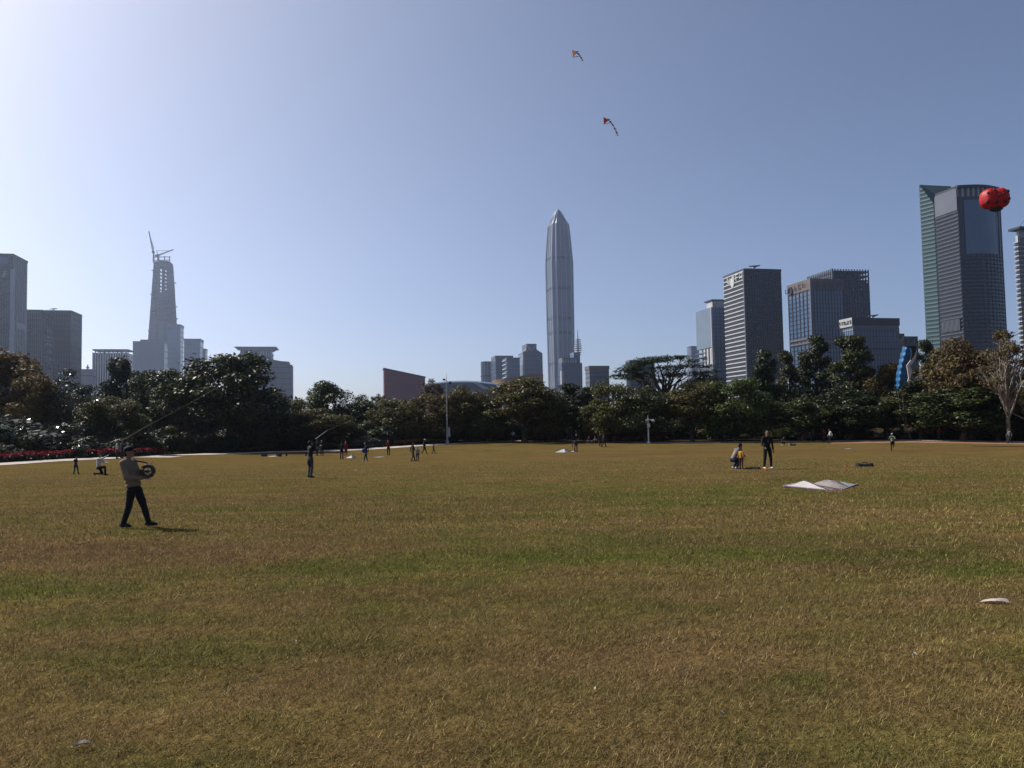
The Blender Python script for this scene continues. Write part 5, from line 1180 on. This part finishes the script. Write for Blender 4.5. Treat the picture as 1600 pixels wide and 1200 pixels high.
def body_mesh(mb, P, hands=True, fine=False):
    mb.cap(P['pel'], P['che'], .10, .115); mb.cap(P['che'], P['nek'], .10, .06); mb.cap(P['nek'] - V_((0,0,.03)), P['hed'], .055, .055)
    lk = P['look'].normalized(); sd = lk.cross(V_((0,0,1))).normalized(); upv = sd.cross(lk).normalized(); rot = Matrix((sd, lk, upv)).transposed(); h = P['hed']
    mb.ell(h + upv*.025, (.076,.096,.112), 16, 12, rot); mb.ell(h + lk*.03 - upv*.06, (.055,.062,.055), 12, 8, rot)     # skull and jaw
    mb.ell(h + lk*.100 - upv*.012, (.014,.022,.024), 8, 6, rot); mb.ell(h + lk*.088 + upv*.028, (.05,.012,.010), 8, 6, rot); mb.ell(h + lk*.086 - upv*.058, (.026,.010,.008), 8, 6, rot)   # nose, brow, lips
    for s_ in (-1,1): mb.ell(h + sd*s_*.078 - lk*.005, (.012,.022,.032), 8, 6, rot)
    for s_ in 'LR':
        mb.cap(P['s'+s_], P['e'+s_], .042, .034); mb.cap(P['e'+s_], P['w'+s_], .034, .024); mb.cap(P['h'+s_], P['k'+s_], .07, .05); mb.cap(P['k'+s_], P['a'+s_], .046, .034)
        if hands:
            d = (P['w'+s_] - P['e'+s_]).normalized(); x = d.cross(V_((0,0,1))); x = x.normalized() if x.length > .1 else V_((0,1,0)); y = x.cross(d).normalized(); w = P['w'+s_]
            mb.cap(w + d*.02, w + d*.075, .026, .03); sgn = 1
            for k, ln in enumerate((.062,.072,.068,.052)):
                b = w + d*.085 + x*(.030 - .02*k); m_ = b + d*ln*.5 - y*.012; mb.cap(b, m_, .0095, .009, 8); mb.cap(m_, m_ + d*ln*.35 - y*ln*.35, .009, .0078, 8)
            tb = w + d*.035 + x*.03; mb.cap(tb, tb + d*.035 + x*.022 - y*.012, .011, .0095, 8); mb.cap(tb + d*.035 + x*.022 - y*.012, tb + d*.062 + x*.02 - y*.026, .0095, .008, 8)
    return rot, lk, upv, sd
def remesh(o, vox, sm=4):
    m = o.modifiers.new('skin', 'REMESH'); m.mode = 'VOXEL'; m.voxel_size = vox; m.use_smooth_shade = True
    s = o.modifiers.new('soft', 'SMOOTH'); s.factor = .5; s.iterations = sm
    return o
WRINK = bpy.data.textures.new('wrinkles', 'CLOUDS'); WRINK.noise_scale = .09; WRINK.noise_depth = 2
def wrinkle(o, amt):
    d = o.modifiers.new('wrinkle', 'DISPLACE'); d.texture = WRINK; d.strength = amt; d.mid_level = .5; d.texture_coords = 'LOCAL'
def person(label, px, py, D, height, yaw, P, top, legs, vox=.026, hat=None, shoes=DSHOE, long_hair=False, coat=False, group=None, sleeves=True, loose=0.0, g=None):
    p = on_ground(px, py, D) if g is None else g
    root = empty('person', p, yaw); sc = height/1.74; root.scale = (sc,)*3; tag(root, label, 'person', group)
    fine = vox < .015
    mb = MB(); rot, lk, upv, sd = body_mesh(mb, P, True, fine); remesh(mb.build('body', SKIN, root), vox*.8 if not fine else vox, 2)
    # upper garment
    mb = MB(); pel, che, nek = P['pel'], P['che'], P['nek']; ax = (P['sR']-P['sL']).normalized()
    sp = (nek-pel).normalized(); fw = sp.cross(ax).normalized() if False else ax.cross(sp).normalized()*-1; rt = Matrix((ax, sp.cross(ax).normalized(), sp)).transposed()
    for t, rx, ry in ((.0,.155,.115),(.25,.150,.112),(.5,.165,.118),(.75,.175,.115)): mb.ell(pel.lerp(nek, (t*.92+.02) if not loose else (t*.70+.24)), (rx+loose*(1.3-t), ry+loose*(1.3-t), .13), 14, 10, rt)
    if loose: mb.ell(pel.lerp(nek, .09), (.185, .15, .075), 14, 10, rt)
    mb.cap(P['sL'].lerp(nek,.15), P['sR'].lerp(nek,.15), .072, .072); mb.cap(nek - sp*.06, nek - sp*.01, .075, .058)
    if coat: mb.ell(pel - V_((0,0,.18)), (.18,.15,.25), 14, 10)
    for s_ in 'LR':
        mb.cap(P['s'+s_], P['e'+s_], .064+loose*.5, .054+loose*.5)
        if sleeves: mb.cap(P['e'+s_], P['w'+s_].lerp(P['e'+s_], .06), .052+loose*.5, .040+loose*.3)
    ob = remesh(mb.build('jacket' if coat else 'shirt', top, root), vox)
    if vox < .025: wrinkle(ob, .013)
    mb = MB(); mb.ell(pel, (.155,.118,.12), 14, 10)
    for s_ in 'LR':
        mb.cap(P['h'+s_], P['k'+s_], .098, .072); mb.cap(P['k'+s_], P['a'+s_] + (P['k'+s_]-P['a'+s_])*.05, .070, .058)
    ob = remesh(mb.build('trousers', legs, root), vox)
    if vox < .025: wrinkle(ob, .014)
    for s_ in 'LR':
        f = P['f'+s_].normalized(); a = P['a'+s_]; x = f.cross(V_((0,0,1))); x = x.normalized() if x.length > .1 else V_((1,0,0)); z = x.cross(f).normalized()
        mb = MB(); mb.cap(a - z*.025 - f*.035, a - z*.035 + f*.10, .046, .044); mb.cap(a - z*.04 + f*.08, a - z*.048 + f*.155, .042, .034); mb.cap(a, a - z*.03, .05, .05)
        remesh(mb.build('shoe', shoes, root), max(.012, vox*.6), 2)
    h = P['hed']
    mb = MB(); nu, nv = 14, 8; vs = []; fs = []
    mb.ell(h + upv*.045 - lk*.018, (.084,.098,.102), 14, 10, rot); mb.ell(h - lk*.05 - upv*.02, (.074,.052,.075), 12, 8, rot)
    if long_hair: mb.cap(h - lk*.06, h - lk*.075 - upv*.2, .065, .045)
    remesh(mb.build('hair', HAIR, root), max(.012, vox*.6), 3)
    if hat is not None:
        mb = MB(); mb.ell(h + upv*.075, (.096,.112,.075), 14, 10, rot); remesh(mb.build('cap', hat, root), .012, 2)
        cp = [x for x in root.children if x.name.startswith('cap')][-1]
        n = 9; vs = []; 
        for i in range(n):
            a = -1.15 + 2.3*i/(n-1); d = sd*math.sin(a) + lk*math.cos(a); vs += [h + upv*.062 + d*.095, h + upv*.05 + sd*math.sin(a)*.082 + lk*(.075+.15*math.cos(a))]
        vs2 = [v - upv*.012 for v in vs]; m2 = len(vs)
        MB().poly(vs + vs2, [(2*i,2*i+1,2*i+3,2*i+2) for i in range(n-1)] + [(m2+2*i,m2+2*i+2,m2+2*i+3,m2+2*i+1) for i in range(n-1)] + [(2*i+1,m2+2*i+1,m2+2*i+3,2*i+3) for i in range(n-1)]).build('brim', hat, cp)
    return root
FR, FL, FA, FC = R(-90), R(90), 0.0, R(180)     # facing right, left, away, towards the camera

# ---- the kite flyer with the reel
k_ = .01338
def Y(px): return (px-214)*k_
def Z(py): return (825-py)*k_
pz = base_pose()
pz.update(pel=V_((0,Y(209),Z(762))), che=V_((0,Y(203.5),Z(737))), nek=V_((0,Y(198.5),Z(717))), hed=V_((0,Y(201),Z(707.5))), look=V_((0,1,.10)),
  sR=V_((.185,Y(198),Z(723))), eR=V_((.22,Y(205.5),Z(746))), wR=V_((.065,Y(224.5),Z(747))), sL=V_((-.18,Y(200),Z(722))), eL=V_((-.24,Y(207),Z(742))), wL=V_((-.07,Y(221),Z(738))),
  hR=V_((.09,Y(208),Z(766))), kR=V_((.10,Y(205),Z(790))), aR=V_((.10,Y(196),Z(817.5))), hL=V_((-.09,Y(211),Z(766))), kL=V_((-.09,Y(221),Z(791))), aL=V_((-.09,Y(229),Z(817.5))), fR=V_((.1,1,0)), fL=V_((-.1,1,.06)))
g = on_ground(214, 825, 16.1)
person('man in tan shirt, black trousers and cap holding a round kite reel', 214, 825, 16.1, 1.74, FR, pz, TAN, BLACK, vox=.010, hat=BLACK, g=g, loose=.018)
pr_ = [o for o in COL.objects if o.name.startswith('person')][-1]
nk = pz['nek']; MB().tube([nk + V_((.066*math.cos(t), .066*math.sin(t)+.005, -.005 - .03*math.sin(t))) for t in [2*math.pi*k/16 for k in range(17)]], .016, 6, False).build('collar', TAN, pr_, True)
root = empty('kite_reel', g, FR); tag(root, 'large round black kite reel held by the man in tan shirt', 'kite reel')
rc = V_((0, Y(230.5), Z(737))); n = 32
def ringpts(r): return [rc + V_((0, r*math.cos(2*math.pi*k/n), r*math.sin(2*math.pi*k/n))) for k in range(n+1)]
for x in (-.045, .045): MB().tube([q + V_((x,0,0)) for q in ringpts(.132)], .012, 8, False).build('rim', m_black, root, True)
MB().tube([q for q in ringpts(.112)], .036, 10, False).build('wound_line', M('wound_line', (0.05,.045,.04), .7, .3), root, True)
for k in range(5):
    a = 2*math.pi*k/5+.3; MB().bar(rc, rc + V_((0, .125*math.cos(a), .125*math.sin(a))), .02, .016).build('spoke', m_postgrey, root)
MB().tube([rc + V_((-.09,0,0)), rc + V_((.09,0,0))], .026, 10).build('hub', m_black, root); MB().ell(rc + V_((.085,.045,-.05)), (.022,.022,.022)).tube([rc + V_((.05,.045,-.05)), rc + V_((.09,.045,-.05))], .012, 8).build('crank_knob', m_postgrey, root)
MB().tube([V_((0,Y(208.5),Z(720.3))), V_((0,Y(219),Z(721.5))), V_((0,Y(229),Z(724)))], [.016,.018,.015], 8).build('handle_bar', m_black, root)
MB().tube([V_((0,Y(229),Z(724))), V_((0,Y(229.5),Z(727)))], .012, 6).tube([V_((0,Y(234),Z(726))), V_((0,Y(239),Z(722.5)))], .006, 6).build('line_guide', m_black, root)
# ---- left group
person('small child in dark blue standing beside the kneeling man', 118, 742, 46, 1.08, FR-.3, pose('walk', aR=(.1,-.12,.1), kR=(.1,0,.48), wR=(.2,.34,1.1), eR=(.22,.15,1.12)), NAVY, NAVY)
person('man in white shirt kneeling on one knee with arm raised', 155, 743, 44, 1.74, FR, pose('kneel'), WHITE, BLACK)
person('person in white shirt and dark trousers by the red flowers', 183, 714.5, 70, 1.66, FR+.3, pose('stand'), WHITE, CHAR)
rodman = person('person in navy jacket holding a long slanted kite rod', 191, 714.5, 71, 1.70, FR, pose('rod'), NAVY, BLACK, g=on_ground(191,714.5,71))
a = at(190, 689, 70.6); b = at(263, 648, 70.6)
root = empty('kite_rod', a); MB().tube([V_((0,0,0)), (b-a)*.5 + V_((0,0,.05)), b-a], [.035,.026,.012], 6).build('rod', m_rod, root); MB().tube([b-a, (b-a)*1.4 + V_((0,1,.2)), (b-a)*1.9 + V_((0,2,.5))], .006, 4).build('line', m_line, root); tag(root, 'long slanted rod held by the person in navy jacket', 'rod')
# ---- middle left group
person('man in black jacket and grey trousers raising a kite rod', 485, 744, 35.6, 1.72, R(-50), pose('rod'), BLACK, TROUG, vox=.02, coat=True)
a = at(493, 686, 35.4); b = at(512, 672, 35.4)
root = empty('kite_rod', a); MB().tube([V_((0,0,0)), (b-a)], [.02,.012], 6).build('rod', m_postgrey, root); MB().tube([b-a, (b-a)*2 + V_((0,3,.1)), (b-a)*4 + V_((0,10,.8))], .006, 4).build('line', m_line, root); tag(root, 'short kite rod and line raised by the man in black jacket', 'rod')
person('dark clothed person just right of the man with raised rod', 503, 712, 84, 1.72, FC, pose('hold'), BLACK, BLACK)
person('dark clothed person half hidden behind the man with raised rod', 495.5, 712, 84.5, 1.70, FR, pose('stand'), CHAR, BLACK)
person('tall dark figure beside the red coated figure', 534, 717, 76, 1.72, FA, pose('hold'), BLACK, NAVY)
person('figure in long dark red coat next to the white kite', 540.5, 712, 84, 1.62, FC, pose('stand'), REDC, REDC, coat=True, long_hair=True)
person('person in dark clothes carrying a royal blue bag', 572.5, 723, 68, 1.70, FL+.4, pose('walk', aR=(.1,-.12,.1)), BLACK, CHAR, shoes=SHOE)
pb = on_ground(569, 723, 67.6); root = empty('shoulder_bag', pb + V_((0,0,.78))); tag(root, 'royal blue bag at the side of the dark clothed walker', 'bag'); MB().ell((0,0,.2),(.22,.14,.2),12,8).build('body', BLUE, root, True); MB().tube([(-.12,0,.35),(.02,.06,.6),(.14,0,.35)], .015, 5).build('strap', BLUE, root)
person('person in dark red jacket with hands raised to the face', 607, 712, 85, 1.70, FC, pose('face'), REDC, BLACK)
person('woman in black walking with the child in grey teal', 645, 722, 67.5, 1.68, FR+.5, pose('walk', aR=(.1,-.16,.1)), BLACK, CHAR, long_hair=True)
person('child in grey teal jacket next to the woman in black', 652.5, 722, 67, 1.24, FC, pose('stand'), TEAL, CHAR)
person('walker in dark coat with a white cap', 663, 711, 88, 1.70, FR, pose('walk'), BLACK, BLACK, hat=WHITE, coat=True)
person('small dark child walking ahead of the white capped walker', 677.5, 711, 88, 1.18, FR, pose('walk'), CHAR, BLACK)
# ---- centre
person('person in white top standing on the path before the domed tree', 802, 690, 113, 1.66, FC, pose('hold'), WHITE, CHAR)
person('pale dressed person standing in the shade behind bending person', 888, 691, 115, 1.70, FC, pose('stand'), GREY, CHAR)
person('person in black bending over a white kite', 900, 706, 84, 1.72, R(150), pose('bend'), CHAR, BLACK)
person('seated dark figure, left one of the pair on the grass', 920.5, 695.5, 104, 1.68, FC, pose('sit'), BLACK, CHAR); person('seated figure with pale sleeves, right one of the seated pair', 930, 695.5, 104, 1.68, R(150), pose('sit'), GREY, BLACK)
person('left figure of the dark couple beside magenta shrubs', 938, 697.5, 95, 1.66, FC, pose('stand'), BLACK, CHAR, long_hair=True); person('right figure of the dark couple, striding in navy', 943.5, 698, 94, 1.74, FR, pose('walk'), NAVY, BLACK)
# ---- right group
person('adult in grey and navy squatting behind the child in mustard', 1149, 732, 35.6, 1.68, FR+.2, pose('crouch', pel=(0,-.14,.46), che=(0,.06,.80), nek=(0,.20,.98), hed=(0,.29,1.10), sL=(-.18,.1,.92), sR=(.18,.1,.92), eL=(-.22,.26,.72), wL=(-.1,.42,.66), eR=(.22,.26,.72), wR=(.1,.42,.66), hL=(-.1,-.1,.42), hR=(.1,-.1,.42)), GREY, NAVY, vox=.018, shoes=SHOE)
person('small child in mustard top and maroon trousers', 1158.5, 732, 35.2, .98, FR+.7, pose('stand', look=(0,1,-.5)), YEL, MAROON, vox=.018)
person('man in black with white shoes standing beside the squatting adult', 1200, 732.5, 35, 1.76, FC+.15, pose('apart', eL=(-.26,-.04,1.13), wL=(-.27,.02,.86), eR=(.25,.0,1.12), wR=(.19,.16,.98)), BLACK, BLACK, vox=.014, shoes=SHOE, coat=False)
person('dark figure with pale bag on the path right of camera post', 1133, 693, 101, 1.72, FR, pose('walk'), BLACK, CHAR)
person('dark person crouching on the grass near the rounded pack', 1223.5, 695.5, 91, 1.70, FC, pose('crouch'), BLACK, CHAR, shoes=SHOE)
person('dark figure among the parked bicycles', 1271, 692, 99, 1.70, FC, pose('stand'), CHAR, BLACK); person('person in dark red top standing under the trees near bicycles', 1287.5, 692, 98.5, 1.70, FC, pose('hold'), REDC, CHAR)
person('white shirted person standing under trees right of the bicycles', 1298, 694.5, 95, 1.72, FL, pose('walk', aR=(.1,-.1,.1)), WHITE, BLACK)
person('running person in grey green vest with white cap and one leg lifted', 1395, 706.5, 72, 1.70, FA-.5, pose('run'), GREEN, BLACK, hat=WHITE, sleeves=True)
person('person in red under the trees below the big navy tower', 1468, 688.5, 96, 1.68, FC, pose('hold'), REDC, CHAR); person('dark person next to the one in red under the trees', 1476.5, 688.5, 96.5, 1.72, FC, pose('stand'), CHAR, BLACK)
person('person with pale top walking at the far right edge', 1578, 693.5, 87, 1.66, FL, pose('walk'), GREY, BLACK)
# ================================================================== haze: pale air round the whole place
mb = MB().box(-2650, 2650, -420, 3350, -12, 690)
hz_m = bpy.data.materials.new('haze_air'); hz_m.use_nodes = True
hn = hz_m.node_tree.nodes; hl = hz_m.node_tree.links; hn.remove(hn['Principled BSDF'])
pv = hn.new('ShaderNodeVolumePrincipled'); pv.inputs['Color'].default_value = (0.65,0.77,1.0,1)
pv.inputs['Density'].default_value = 0.000085; pv.inputs['Anisotropy'].default_value = 0.66
hl.new(pv.outputs[0], hn['Material Output'].inputs['Volume'])
tag(mb.build('haze', hz_m), 'thin pale bluish haze in the air over park and city', 'haze', kind='stuff')
